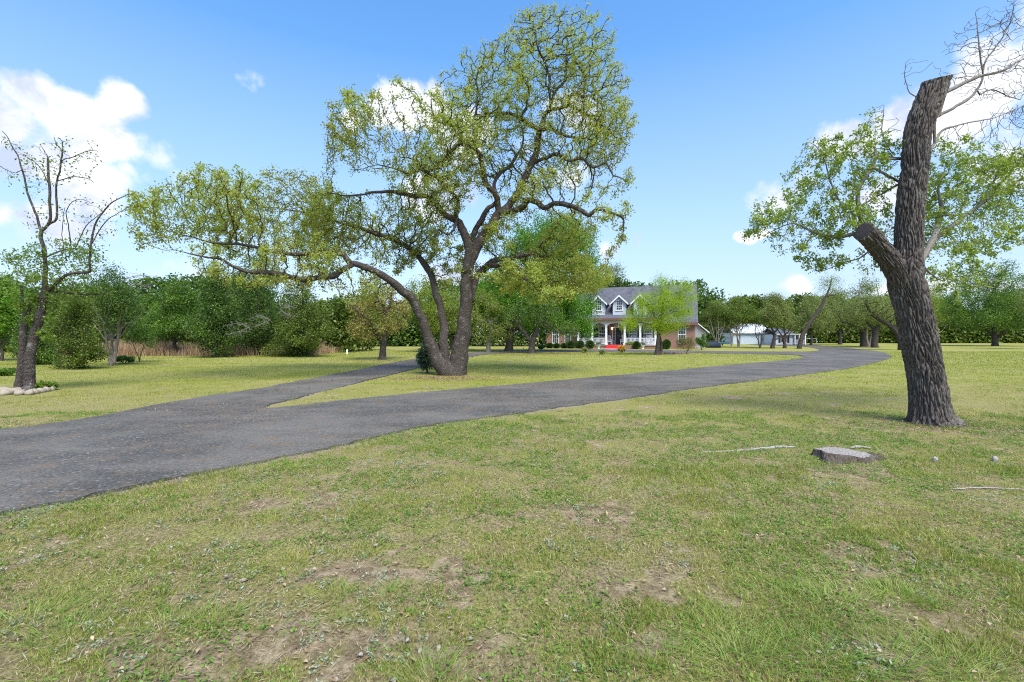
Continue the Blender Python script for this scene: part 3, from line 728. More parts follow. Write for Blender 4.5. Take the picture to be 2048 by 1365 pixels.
OB = [(342,480,40,55,-2.8,1.6),(420,448,110,72,-2.0,2.8),(420,520,80,40,-3,1.6),(540,440,130,74,0,4.2),(560,520,120,32,-2.3,1.8),(660,448,100,66,.8,3.6),(650,520,70,30,-1.5,1.5),(770,500,80,45,1.2,2.2),(820,440,70,60,.8,2.2),
      (750,280,85,58,-1,3.0),(705,300,45,38,-1.2,1.8),(850,250,85,75,-.8,3),(880,175,45,38,-.8,1.8),(830,350,60,40,-.6,2.2),(930,210,75,70,0,2.8),(960,150,50,40,0,1.8),(1010,190,80,80,.3,3),(1080,120,85,75,.5,2.8),(1065,60,38,36,.2,1.4),(1160,110,75,60,.9,2.4),(1190,190,65,75,1,2.5),(1215,270,55,70,1,2.2),
      (1130,270,75,60,.3,2.5),(1170,330,80,45,-.4,2.2),(1060,320,90,70,.6,2.8),(960,330,80,80,0,2.6),(890,380,70,60,-.3,2.2),(1110,385,90,40,-.9,2),(1040,360,70,50,.2,2),(1215,425,45,28,-2.3,1.2),(1246,450,14,40,-2.5,.6),
      (1080,470,110,45,1.5,2.6),(1010,480,60,50,1,2),(1120,545,80,45,1.8,2.4),(1180,560,50,32,1.4,1.8),(1040,555,70,38,-.2,2),(1110,590,70,24,-1.1,1.5),(900,520,50,60,.4,1.5),(790,560,50,30,0,1),(1240,355,30,50,-.5,1.2)]
OB_extra = [(720,575,60,35,-1.4,1.2),(700,455,80,40,1,2.2),(810,465,70,40,1,2),(640,470,80,50,.3,2.6),(430,548,80,20,-3.2,1.2),(550,566,110,16,-2.6,1.4),(322,485,24,40,-2.6,1.2),(360,425,50,45,-2,1.8),(460,385,80,30,-1,2.4),(600,385,80,30,0,2.6)]
def oak_keep(p):
    px = 1024+F*p[:, 0]/YO; py = HZ-F*(p[:, 2]-EYE)/YO
    return (.5+.9*sstep(.40, .62, fnoise(p[:, 0]+p[:, 1]*.6, p[:, 2]+p[:, 1]*.4, 1.1, 5, 2)))*(1-.42*sstep(880, 1020, px)*sstep(470, 380, py))*(1-.25*sstep(420, 330, py))*(1-.28*sstep(840, 700, px))
OAK = [[(x, y, d, h*(.80 if y > 640 else .70)) for x, y, d, h in ln] for ln in OAK]
for q_ in (1, 2): OAK[q_] = [(x, y, d, h*.86) for x, y, d, h in OAK[q_]]
droot, sk = make_tree('live_oak', 'huge spreading live oak with three leaning trunks beside the fork of the drive', 'tree',
    tuple(P(905, 750, YO)*np.array([1,1,0])), YO, OAK, OB+OB_extra, 75, L_oak, B_oak, gap=.47, step=.16, kill=.28, tip=.0125, per=19, spread=.075, L=.078, Wd=.050, rmax=.032, keep=oak_keep, irregular=.28, jit=.36, infl=6, wob=.035)
# ------------------------------------------------------------------ the lopped oak in the right foreground
YF = 8.15
def fg_trunk():
    path = [(1866,862,0,62),(1862,846,0,54),(1859,826,0,47),(1857,800,0,44.5),(1854,763,0,43),(1848,725,0,42),(1839,682,0,42),(1830,640,0,42),(1821,601,0,42.5),(1814,570,0,42),(1812,541,0,40),(1815,515,0,35),(1818,480,0,32),
            (1819,440,0,31.5),(1822,400,0,30.5),(1827,362,0,30.5),(1830,330,0,31),(1831,297,0,31),(1836,264,0,31.5),(1845,235,0,32),(1855,210,0,33),(1864,188,0,32),(1870,172,0,32),(1877,153,0,32.5)]
    stub = [(1806,585,-.02,20),(1797,555,-.05,27),(1785,530,-.09,28),(1768,507,-.13,26),(1752,488,-.17,25),(1738,472,-.21,25),(1727,461,-.24,25)]
    root = empty('lopped_oak', tuple(P(1862, 846, YF)*np.array([1,1,0])), label='thick lopped oak trunk with deep furrowed bark and a sawn top in the right foreground', cat='tree')
    off = np.array(root.location)
    def tube(path, K, step, cutn, seed, name, flare):
        o = resample([list(P(x, y, YF+d))+[h*YF/F*wide(x)*(.90 if flare else .84)] for x, y, d, h in path], step)
        n_ = len(o); p = o[:, :3]; t = np.gradient(p, axis=0); t /= np.linalg.norm(t, axis=1)[:, None]
        if cutn is not None:   # shear the last rings so that the end lies in the saw cut's plane
            pass
        ref = np.array([0, 1, 0.]); u = np.cross(t, ref); u /= np.linalg.norm(u, axis=1)[:, None]; v = np.cross(t, u)
        a = np.arange(K)*2*PI/K
        arc = np.concatenate([[0], np.cumsum(np.linalg.norm(np.diff(p, axis=0), axis=1))])
        V = np.empty((n_, K, 3)); 
        for i in range(n_):
            R0 = o[i, 3]; zz = max(0, p[i][2]) if flare else 9
            for j in range(K):
                th = a[j]; cx, cy = math.cos(th), math.sin(th)
                q = Vector((cx*R0*27, cy*R0*27, arc[i]*2.6+seed))
                wv = mnoise.noise_vector(Vector((q.x*.22, q.y*.22, q.z*.9)))*1.25; q2 = q+Vector((wv.x, wv.y, wv.z*.3))
                ds, _ = mnoise.voronoi(q2)
                e = min(ds[1]-ds[0], .42)/.42
                e2, _ = mnoise.voronoi(Vector((q2.x*2.3, q2.y*2.3, q2.z*2.6)))
                f = min(e2[1]-e2[0], .4)/.4
                lum = mnoise.noise(Vector((cx*1.3, cy*1.3, arc[i]*1.1+seed)))*.07
                d = (min(1, e*1.25)**.8-.6)*.043+(f-.5)*.009
                fl = 0
                if flare: fl = math.exp(-zz/.16)*(.01+.05*max(0, math.sin(th*5+1.2)+.4*math.sin(th*3)))+math.exp(-zz/.05)*.03
                rr = R0*(1+lum)+d+fl
                V[i, j] = p[i]+(u[i]*cx+v[i]*cy)*rr
        j = np.arange(K); A = (np.arange(n_-1)*K)[:, None]
        Fq = np.stack([A+j, A+(j+1) % K, A+K+(j+1) % K, A+K+j], 2).reshape(-1, 4)
        return V, Fq, o, t, u, v
    V1, F1, o1, t1, u1, v1 = tube(path, 320, .014, None, 0, 'trunk', True)
    # saw cut: the last rings are flattened into a tilted plane
    def cut(V, c, nrm, k):
        nrm = np.array(nrm)/np.linalg.norm(nrm)
        for i in range(len(V)-k, len(V)):
            d = ((V[i]-c)*nrm).sum(1); over = d > 0
            V[i][over] -= nrm*d[over][:, None]
        last = V[-1]; d = ((last-c)*nrm).sum(1); V[-1] = last-nrm*d[:, None]
        return V
    c1 = P(1874, 158, YF); V1 = cut(V1, c1, (-.18,-.25,1), 14)
    V2, F2, o2, t2, u2, v2 = tube(stub, 130, .018, None, 40, 'stub', False)
    c2 = P(1727, 461, YF-.24); V2 = cut(V2, c2, (-.86,-.42,.28), 14)
    W1 = V1.reshape(-1, 3)-off; W2 = V2.reshape(-1, 3)-off
    me = mesh_np('trunk', np.vstack([W1, W2]), np.vstack([F1, F2+len(W1)]))
    tr = link('trunk', me, B_fg, root, True)
    for V, cc, nn in ((V1, c1, (-.18,-.25,1)), (V2, c2, (-.86,-.42,.28))):
        rim = V[-1]-off; m_ = rim.mean(0); k = len(rim); nn = np.array(nn)/np.linalg.norm(nn)
        r1 = m_+(rim-m_)*.93+nn*.004; r2_ = m_+(rim-m_)*.45+nn*.002
        vs = np.vstack([rim, r1, r2_, [m_+nn*.004]]); j = np.arange(k)
        q = np.vstack([np.stack([j, (j+1) % k, k+(j+1) % k, k+j], 1), np.stack([k+j, k+(j+1) % k, 2*k+(j+1) % k, 2*k+j], 1)])
        t_ = np.stack([2*k+j, 2*k+(j+1) % k, np.full(k, 3*k)], 1)
        o = link('sawn_face', mesh_np('sawn_face', vs, [q, t_]), M_cut, root, False)
    return root
fg = fg_trunk()
# boughs and sprouts that leave the back of the trunk and of the stub
FB = [
 [(1745,470,.1,6),(1725,466,.25,5.5),(1705,469,.4,5),(1678,475,.5,4.6),(1650,472,.6,4),(1622,462,.7,3.2),(1593,448,.8,2.4),(1565,452,.8,1.7),(1530,470,.9,1.1)],
 [(1740,470,.25,7),(1728,450,.3,6.5),(1718,425,.3,6),(1715,400,.3,5.6),(1717,379,.3,5.2),(1730,355,.35,4.8),(1745,335,.4,4.4),(1752,315,.4,3.8),(1750,297,.5,3),(1735,287,.5,2.2),(1718,283,.5,1.5)],
 [(1717,415,.3,3.6),(1705,424,.4,3.2),(1691,425,.5,2.8),(1678,400,.6,2.4),(1664,372,.6,2.1),(1655,340,.7,1.8),(1645,313,.7,1.6),(1630,292,.7,1.2),(1618,285,.7,.9)],
 [(1812,372,.28,3.5),(1796,370,.4,3.2),(1770,384,.5,2.8),(1745,396,.5,2.2),(1715,418,.5,1.6)],
 [(1810,318,.25,3.4),(1790,318,.15,3.2),(1760,318,.1,2.8)],
 [(1780,300,.45,1.8),(1765,270,.5,1.6),(1765,240,.5,1.3),(1768,210,.5,.9)],
 [(1835,530,.35,9),(1852,505,.55,8.5),(1866,478,.7,8),(1876,450,.8,7.2),(1884,425,.9,6.4),(1880,400,1,5),(1876,375,1.1,3.6),(1885,350,1.2,2.4)],
 [(1860,492,.65,7.5),(1876,474,.8,7),(1895,457,.9,6.4),(1918,443,1,6),(1940,425,1.1,5.4),(1964,408,1.2,5),(1985,394,1.3,4.5),(2004,382,1.4,4),(2030,366,1.5,3.4),(2055,352,1.6,2.8),(2090,330,1.7,2)],
 [(1893,430,.9,4),(1915,430,1.1,3.6),(1938,425,1.2,3.2),(1960,405,1.3,2.6),(1975,380,1.3,2.2),(2000,350,1.4,1.6),(2020,320,1.5,1.1)],
 [(1840,525,.3,3),(1855,540,.4,2.8),(1865,550,.45,2.6),(1880,561,.5,2.2),(1900,560,.6,1.7),(1930,565,.7,1.1)],
 [(1750,490,.2,2.8),(1735,505,.3,2.5),(1715,518,.4,2.2),(1690,524,.5,1.8),(1665,535,.6,1.4),(1640,545,.7,1)],
 [(1845,300,.2,4),(1862,297,.4,3.8),(1872,280,.5,3.5),(1884,262,.6,3.2),(1905,254,.7,2.8),(1930,248,.8,2.5),(1960,242,.9,2.1),(1987,237,1,1.8),(2020,224,1.1,1.5),(2055,208,1.2,1.1)],
 [(1868,238,.2,4.5),(1885,227,.4,4.4),(1900,220,.45,4.1),(1915,211,.5,3.9),(1938,198,.6,3.6),(1955,180,.65,3.3),(1964,160,.7,3),(1968,132,.7,2.7),(1978,112,.75,2.5),(1988,98,.8,2.2),(2002,78,.8,2),(2014,58,.85,1.8),(2024,30,.9,1.5),(2028,5,.9,1.1)],
 [(1890,185,.15,5.5),(1905,178,.3,5.2),(1931,165,.4,4.8),(1950,157,.5,4.4),(1964,152,.55,4),(1990,147,.6,3.6),(2010,141,.7,3.2),(2030,128,.8,2.8),(2060,110,.9,2.2),(2090,90,1,1.6)],
 [(1966,150,.6,2.8),(1962,125,.55,2.5),(1958,99,.5,2.2),(1956,75,.5,1.8),(1954,49,.5,1.3),(1950,25,.5,.8)],
 [(1848,200,.2,1.8),(1836,194,.3,1.7),(1820,186,.35,1.5),(1813,170,.4,1.3),(1809,155,.4,1.1),(1812,125,.4,.8)],
 [(1960,190,.7,2.4),(1985,180,.9,2.2),(2010,190,1,1.8),(2040,200,1.1,1.4)],
 [(1918,444,1,3.4),(1926,410,1.2,3),(1950,370,1.4,2.5),(1990,340,1.5,2),(2040,310,1.6,1.4)],
]
FBL = [(1560,450,60,45,.8,.6),(1620,430,80,55,.7,.8),(1640,350,65,60,.7,.7),(1700,320,60,60,.5,.7),(1755,255,30,55,.5,.5),(1770,290,40,60,.5,.5),(1715,370,70,50,.5,.7),(1680,450,90,40,.6,.8),(1590,500,50,18,.8,.5),(1655,525,50,25,.6,.5),(1510,470,24,24,.9,.4),(1770,420,40,50,.6,.4),
       (1640,300,35,35,.7,.4),(1740,520,40,30,.4,.3),(1670,400,60,60,.7,.7),(1775,440,45,55,.6,.5),(1785,350,35,50,.5,.4),(1900,330,50,50,1,.5),(1885,460,50,50,.9,.5),(1560,420,60,30,.8,.5),(1650,480,120,24,.8,.5),
       (1930,370,80,60,1.2,.8),(1990,300,80,50,1.4,.8),(2040,380,60,80,1.6,.8),(1930,470,90,45,1.0,.7),(1900,530,60,40,.6,.5),(1960,560,60,26,.8,.5),(1990,480,70,40,1.2,.6),(2070,290,60,60,1.6,.8),(1885,400,40,60,1,.5),(1900,590,35,20,.6,.4)]
FBB = [(1960,90,60,80,.6,.5),(1925,120,50,60,.5,.45),(2010,60,50,60,.9,.6),(2050,120,60,70,1,.6),(1990,170,80,50,.8,.6),(2060,20,50,40,1,.6),(1815,150,22,32,.4,.25),(1855,125,20,18,.1,.2),(2060,210,60,50,1.1,.6)]
sk = Skel(); limbs_px(sk, YF, FB, seed=400, step=.09, wob=.008)
sk.grow(attractors(FBL, 170, YF, 21), step=.075, kill=.15, seed=9, jit=.38, infl=2.2, iters=80)
nl = len(sk.p)
sk.grow(attractors(FBB, 330, YF, 22), step=.075, kill=.14, seed=10, jit=.34, infl=2.2, iters=80)
sk.radii(tip=.004, ex=2.2)
ks = np.zeros(len(sk.pos)); ks[:nl] = 1.0
hi = sk.pos[:, 2] > EYE+(HZ-245)*YF/F
ks[hi] = np.where(sk.pos[hi, 0] < P(1800, 0, YF)[0], ks[hi], 0)
r3 = np.random.default_rng(5)
nrmw = fnoise(sk.pos[:, 0], sk.pos[:, 2], 2.2, 3, 3); ks *= sstep(.34, .56, nrmw)*1.5+.45
c = leaf_points(sk, 7.2, .037, .0075, 5, lambda p: ks)
off = np.array(fg.location); sk.pos = sk.pos-off
link('branches', sk.mesh('branches', .1), barkmat('grey_branch_bark', (.10,.085,.07), (.27,.25,.22), 30, 8, .4, .008), fg, True)
L_fg = leafmat('sparse_oak_leaf', [(.12,.20,.035),(.20,.30,.045),(.29,.38,.065),(.38,.43,.12)], .5, 2.5, .35)
link('crown', kites('crown', c-off, .056, .029, up=.4, seed=3), L_fg, fg)

# ------------------------------------------------------------------ the half bare twin-stemmed oak on the left
YL = 12.9
LT = [
 [(62,786,0,22),(58,765,0,14),(60,740,0,13),(61,714,0,12.5),(66,680,0,12),(72,655,0,12),(80,630,0,12),(86,605,0,11.5),(89,580,0,11),(90,560,0,8.5),(91,537,0,7.5),(90,512,0,7),(88,494,0,6.5),(83,477,0,6.5),(83,463,0,6)],
 [(38,786,.2,16),(40,760,.2,11),(42,735,.2,10.5),(45,705,.2,10),(47,675,.2,9.5),(50,645,.2,9),(54,618,.2,9),(57,600,.2,9)],
 [(83,463,0,4.6),(72,432,0,4),(64,408,0,3.6),(55,384,0,3.4),(48,355,0,3),(42,331,0,2.8),(34,310,0,2.4),(22,287,0,2),(12,272,0,1.5),(4,262,0,1)],
 [(83,463,0,5.2),(96,450,0,5),(101,441,0,4.8),(100,410,0,4.5),(99,375,0,4.2),(97,345,0,4),(94,310,0,3.8)],
 [(99,372,0,2),(88,350,-.1,1.8),(75,330,-.2,1.5),(60,318,-.2,1.2),(45,312,-.2,.8)],
 [(94,312,0,1.6),(88,302,0,1.4),(82,292,0,1)],
 [(96,450,.1,4),(108,443,.1,4),(114,430,.1,3.6),(113,405,.1,3.4),(112,384,.1,3.2),(114,365,.1,3),(119,344,.1,3),(123,320,.1,2.8),(125,296,.1,2.4),(124,284,.1,1.8)],
 [(123,322,.1,2),(140,316,0,1.8),(155,310,0,1.6),(176,300,-.1,1.3),(195,302,-.1,.9)],
 [(113,362,.1,2.2),(130,358,.2,2),(150,354,.3,1.8),(172,357,.3,1.5),(188,366,.3,1)],
 [(122,300,.1,1.6),(114,288,.1,1.3),(108,274,.1,1)],
 [(45,340,0,1.8),(32,346,-.1,1.5),(15,340,-.1,1.2),(0,333,-.2,.9)],
 [(95,585,0,7),(106,575,-.1,6.5),(116,566,-.15,6),(126,556,-.2,5.6),(138,549,-.2,5.2),(155,546,-.25,4.8),(178,544,-.3,4.4),(178,530,-.3,3.6),(178,511,-.3,3.4),(182,485,-.3,3.2),(187,462,-.3,3),(194,441,-.3,2.8),(206,423,-.3,2.5),(222,407,-.3,2.2),(240,397,-.3,1.8),(264,388,-.3,1)],
 [(180,500,-.3,2.4),(186,480,-.1,2.2),(200,460,0,2),(215,440,0,1.7),(238,425,.1,1.3),(262,412,.1,.9)],
 [(93,515,0,3.2),(110,508,.2,3),(123,502,.3,3),(140,498,.3,2.8),(154,498,.3,2.4)],
 [(140,498,.3,2.4),(140,476,.3,2.2),(136,450,.3,2),(132,425,.3,1.8),(145,405,.3,1.5),(167,400,.3,1.1),(185,408,.3,.8)],
 [(150,497,.3,2.2),(160,478,.3,2),(170,455,.3,1.8),(185,440,.3,1.5),(200,428,.3,1.1)],
 [(127,500,.3,1.8),(125,470,.3,1.5),(126,440,.3,1.3),(130,415,.3,1)],
 [(98,580,.1,4.5),(120,585,.4,4),(145,588,.6,3.6),(176,590,.8,3.2),(200,588,.9,2.8),(215,586,.9,2.2)],
 [(50,640,.2,3),(44,600,.1,4.5),(42,580,.1,4.5),(43,571,.1,4.5)],
]
LB = [(110,540,70,50,.1,1),(60,560,45,50,.1,.8),(140,500,60,30,.2,.8),(110,600,60,25,.3,.8),(60,600,40,30,.2,.7),(185,520,25,40,-.2,.5),(200,590,30,14,.8,.4),(40,520,30,25,0,.6)]
LBs = [(150,335,40,28,0,.5),(100,340,40,40,0,.5),(60,370,30,35,0,.4),(215,420,40,28,-.1,.5),(195,460,30,35,-.1,.5),(160,420,35,30,.3,.4),(60,320,30,35,0,.4),(20,290,20,25,0,.4),(115,295,30,22,0,.4),(185,310,22,30,0,.4),(10,350,25,25,0,.4),(100,420,30,30,0,.4),(75,450,22,25,0,.3),(250,395,20,14,-.2,.3),(90,680,40,10,0,.2)]
lroot = empty('twin_stemmed_oak', tuple(P(52, 783, YL)*np.array([1,1,0])), label='half bare twin-stemmed oak with dark trunks ringed by stones at the left', cat='tree')
off = np.array(lroot.location)
sk = Skel(); LT = [[(x, y, d, h*(.9 if y > 600 else .74)) for x, y, d, h in ln] for ln in LT]
limbs_px(sk, YL, LT, seed=700, step=.12, wob=.014)
sk.grow(attractors(LB, 75, YL, 5), step=.11, kill=.22, seed=5, jit=.35, infl=3, iters=60); nl = len(sk.p)
sk.grow(attractors(LBs, 130, YL, 6), step=.10, kill=.19, seed=6, jit=.35, infl=3, iters=60)
sk.radii(tip=.0042, ex=2.2)
ks = np.ones(len(sk.pos))*.16; ks[:nl] = 1
c = leaf_points(sk, 9.5, .075, .012, 8, lambda p: ks)
rr = np.random.default_rng(8)
ex = np.vstack([ellipsoid(160, P(x, y, YL-.1), (.14, .14, .12), rr) for x, y in ((85,668),(96,676),(70,600),(60,640),(100,640),(45,612))])
c = np.vstack([c, ex]); sk.pos = sk.pos-off
link('trunk', sk.mesh('trunk', .22), barkmat('flecked_oak_bark', (.038,.03,.026), (.13,.11,.098), 26, 9, .8, .025, lam=.6), lroot, True)
link('crown', kites('crown', c-off, .075, .04, up=.4, seed=9), L_left, lroot)

# ------------------------------------------------------------------ trees beyond the lawns
def bgtree(name, label, px, by, top, hw, low, leafm, bark, N_, size, style='oak', tw=.16, lean=0, seed=1, group=None, cat='tree', Y=None, depth=None, nlimb=5, dens=None, trunk=None, stems=1, spread=None, tip=.02, blobs=None, trunk_fork=.35):
    """px, by: foot of the trunk; top: highest leaf; hw: half width of the crown; low: lowest leaf (all picks)"""
    rr = np.random.default_rng(seed); Y = Y or GY(by); s = Y/F
    base = np.array([(px-1024)*s, Y, 0]); H = EYE+(HZ-top)*s; Lw = max(.1, EYE+(HZ-low)*s); Wm = hw*s*1.12*wide(px)**.5; D = depth or Wm*.9
    dpx = lambda x, z: (1024+(base[0]+x)/s, HZ-(z-EYE)/s)
    lines = []
    fork = Lw+(H-Lw)*trunk_fork if style != 'oak' else max(Lw*.9, H*.22)
    if trunk is not None: lines = trunk
    else:
        for st in range(stems):
            a = st/max(1, stems)*2*PI+rr.random(); sp = 0 if stems == 1 else .28*Wm
            top_ = H*(.9 if style == 'cedar' else .45 if stems == 1 else .72)
            pts = []
            for k in range(6):
                t = k/5; x = math.cos(a)*sp*t*1.6+lean*s*t+rr.normal()*.04*H*t*(k < 5); yy = math.sin(a)*sp*t
                z = -.05+t*top_; X_, Z_ = dpx(x+math.cos(a)*tw*.6*(stems > 1), z); pts.append((X_, Z_, yy, max(.02, tw*(1.25 if k == 0 else 1-.75*t))/s))
            lines.append(pts)
            for j in range(nlimb if stems == 1 else 2):
                t0 = (.35+.6*j/max(1, nlimb-1)) if style == 'oak' else .15+.7*j/max(1, nlimb-1)
                i0 = min(4, int(t0*5)); f = t0*5-i0; q0, q1 = pts[i0], pts[i0+1]
                x0, z0, y0 = q0[0]*(1-f)+q1[0]*f, q0[1]*(1-f)+q1[1]*f, q0[2]*(1-f)+q1[2]*f
                b_ = (j*2.4+rr.random())+st; R_ = Wm*(.55+.25*rr.random())*(1 if style == 'oak' else (1-.6*t0)); up = (H-Lw)*(.28 if style == 'oak' else .05)*(.6+.8*rr.random())
                L_ = []
                for k in range(4):
                    t = k/3; L_.append((x0+math.cos(b_)*R_*t/s, z0-up*t**1.3/s+rr.normal()*.1*(k > 0)/s, y0+math.sin(b_)*R_*t, tw*(.45 if style == 'oak' else .2)*(1-.7*t)/s))
                lines.append(L_)
    if blobs is None:
        blobs = []; nb = 12
        for k in range(nb):
            u = rr.random(); a = rr.random()*2*PI
            if style == 'cedar':
                zz = Lw+(H-Lw)*(.08+.84*k/(nb-1)); wloc = Wm*(1-.6*((zz-Lw)/(H-Lw))**2)*.66; q = rr.random()*.62*wloc/.66
                rz = (H-Lw)*.15
            else:
                q = Wm*.62*math.sqrt(rr.random()); zz = Lw+(H-Lw)*(.2+.62*rr.random()**.8)*(1-.25*(q/Wm)); wloc = Wm*(.30+.14*rr.random()); rz = (H-Lw)*(.14+.09*rr.random())
            X_, Z_ = dpx(math.cos(a)*q, zz); blobs.append((X_, Z_, wloc/s, rz/s, math.sin(a)*q*D/Wm, wloc*D/Wm))
        if style == 'oak':
            X_, Z_ = dpx(0, H-(H-Lw)*.16); blobs.append((X_, Z_, Wm*.4/s, (H-Lw)*.15/s, 0, D*.4))
    vol = sum(4.19*b_[2]*s*b_[3]*s*b_[5] for b_ in blobs); dens = dens or 420/vol
    sk = Skel(); limbs_px(sk, Y, lines, seed=seed*13, step=H*.035, wob=H*.006)
    sk.grow(attractors(blobs, dens, Y, seed), step=H*.03, kill=H*.05, seed=seed, jit=.3, infl=H, iters=60)
    sk.radii(tip=tip, ex=2.2)
    c = leaf_points(sk, 1, 0, tip*2.6, seed); m_ = max(1, len(c))
    c = leaf_points(sk, N_/m_, spread or H*.035, tip*2.6, seed)
    c[:, 2] = np.maximum(c[:, 2], .05)
    root = empty(name, tuple(base), label=label, cat=cat, group=group); sk.pos = sk.pos-base
    link('trunk', sk.mesh('trunk', .15, minr=tip*.3), bark, root, True)
    link('crown', kites('crown', c-base, size, np.array(size)*.6, up=.5, seed=seed), leafm, root)
    return root
GL = 'trees along the far side of the left lawn'
bgtree('maple_tree', 'bright fresh green leafy tree at the left edge behind the twin-stemmed oak', 5, 722, 545, 78, 690, L_bright, B_dark, 16000, .13, seed=2, group=GL, tw=.12)
bgtree('cedar_tree', 'olive green cedar bushy to the ground right of the twin-stemmed oak', 150, 738, 572, 62, 742, L_cedar2, B_dark, 22000, .075, 'cedar', tw=.09, seed=4, group=GL)
bgtree('cedar_tree', 'dark low cedar filling the gap between the twin trunks and the olive cedar', 70, 728, 610, 60, 742, L_cedar, B_dark, 15000, .09, 'cedar', tw=.09, seed=24, group=GL)
bgtree('juniper_tree', 'open juniper with several slanting bare stems from one foot on the left lawn', 226, 731, 528, 66, 668, L_cedar, B_pale, 13000, .085, 'oak', tw=.10, seed=5, stems=4, group=GL, tip=.012, spread=.2)
bgtree('small_tree', 'slender young tree just right of the many-stemmed juniper', 279, 724, 632, 36, 700, L_green, B_dark, 4000, .07, tw=.035, seed=6, stems=2, group=GL, tip=.008)
bgtree('oak_tree', 'leafy oak behind and just right of the many-stemmed juniper', 300, 706, 578, 60, 688, L_green, B_dark, 12000, .15, seed=43, tw=.2, group=GL)
bgtree('cedar_tree', 'cedar between the notched cedar and the tallest one, set further back', 468, 706, 545, 55, 700, L_cedar2, B_dark, 15000, .15, 'cedar', tw=.2, seed=44, group=GL)
bgtree('oak_tree', 'rounded green oak behind the dry grass on the left', 350, 711, 556, 62, 690, L_green, B_dark, 14000, .13, seed=7, tw=.2, group=GL)
bgtree('cedar_tree', 'cedar with a thick dark foot in the dry grass and a notched top', 431, 715, 535, 62, 700, L_cedar, B_dark, 17000, .12, 'cedar', tw=.22, seed=8, group=GL)
bgtree('cedar_tree', 'tallest dark cedar beneath the long low bough of the live oak', 510, 711, 505, 75, 705, L_cedar, B_dark, 20000, .13, 'cedar', tw=.22, seed=9, group=GL)
bgtree('cedar_tree', 'dense full cedar sweeping to the lawn at the right end of the cedar row', 605, 713, 562, 74, 716, L_cedar2, B_dark, 24000, .12, 'cedar', tw=.2, seed=10, group=GL)
bgtree('rusty_oak', 'small oak with thin rusty yellow foliage and a dark forked trunk by the left drive', 765, 719, 560, 72, 690, L_rust, B_oak, 9000, .10, seed=11, tw=.2,
       trunk=[[(765,721,0,8),(766,700,0,6.2),(768,675,0,6),(771,650,0,5.2),(772,625,0,4.8),(766,610,0,3.6),(757,600,0,3),(745,580,0,2)],[(772,628,0,3.4),(780,610,.3,2.6),(783,590,.5,1.8)],[(766,690,0,4),(757,670,-.3,3.4),(745,650,-.6,2.8),(725,628,-.9,2.2),(700,610,-1,1.5)],[(768,665,0,3.5),(785,650,.6,2.5),(805,640,1,1.6)]])
bgtree('oak_tree', 'pale blue-green small tree between the full cedar and the rusty oak', 690, 703, 600, 42, 692, L_grey, B_dark, 7000, .15, seed=12, tw=.14, group=GL)
GM = 'trees behind the live oak'
bgtree('oak_tree', 'shaded oak behind the rusty oak with branches arching near the ground', 735, 701, 585, 62, 690, L_green, B_dark, 9000, .19, seed=13, tw=.25, group=GM)
bgtree('oak_tree', 'yellow-green oak seen between the leaning trunks of the live oak', 858, 704, 545, 60, 680, L_oak2, B_dark, 13000, .15, seed=14, tw=.22, group=GM)
bgtree('oak_tree', 'deep green oak behind the trunk of the live oak', 905, 700, 575, 66, 690, L_green, B_dark, 11000, .18, seed=15, tw=.25, group=GM)
bgtree('post_oak', 'pale yellow-green oak on a light slanting trunk right of the live oak', 975, 704, 578, 66, 682, L_oak2, B_pale, 15000, .12, seed=16, tw=.2, group=GM, blobs=[(920,640,45,35,0,2),(980,620,50,45,0,2.2),(1000,650,40,35,0,1.8),(940,600,35,25,.5,1.6),(900,620,28,40,0,1.4),(960,660,50,24,-.3,1.6)],
       trunk=[[(976,706,0,5.5),(977,690,0,4),(981,672,0,3.6),(984,655,0,3.2),(975,635,0,2.6)],[(984,655,0,2.4),(960,640,0,1.8),(930,635,0,1.2)]])
bgtree('shade_oak', 'tall rich green oak with a thick dark trunk shading the left end of the house', 1018, 703.5, 425, 110, 680, L_shade, B_dark, 80000, .17, seed=17, tw=.5, group=GM,
       blobs=[(1080,640,60,36,-.5,2.6),(1150,650,46,26,-1,2.2),(1060,590,60,36,0,3),(1130,600,60,36,0,3),(1175,635,30,26,-1,1.6),(1010,620,40,40,1,2.4),(1090,545,60,40,0,3),(1150,510,50,45,1,3),(1060,500,55,40,0,3),(1110,465,60,35,0,3),(1010,560,40,40,1,2.6),(960,600,40,40,2,2.4),(1185,560,22,30,0,1.6),(1165,470,26,30,0,1.6)],
       trunk=[[(1018,706,0,10),(1019,690,0,7.5),(1020,670,0,7),(1022,650,0,7),(1026,630,0,6),(1040,600,0,5),(1055,560,.3,4),(1080,520,.5,3),(1100,490,.5,2)],[(1021,662,0,5),(1040,656,-.3,4),(1065,645,-.6,3),(1100,640,-.8,2.4),(1140,640,-1,1.6)],[(1022,640,0,4.5),(1000,620,.8,3.4),(975,600,1.6,2.4)]])
bgtree('forked_oak', 'dark oak splitting in a wide fork just left of the brick wing', 1063, 707, 600, 60, 672, L_green, B_oak, 7000, .12, seed=18, group=GM,
       trunk=[[(1063,709,0,8),(1064,695,0,6),(1065,682,0,6),(1068,676,0,5),(1073,664,0,4.4),(1076,650,0,4),(1082,630,0,3),(1090,610,0,2)],[(1064,684,0,5),(1056,676,0,4.4),(1047,664,0,4),(1040,655,0,3.4),(1030,640,0,2.4)],[(1076,650,0,2.4),(1100,655,-.6,2),(1125,668,-1,1.5)]],
       blobs=[(1090,630,45,24,-.5,2),(1040,630,40,24,0,2),(1130,655,40,14,-1,1.5),(1070,605,40,20,0,2)])
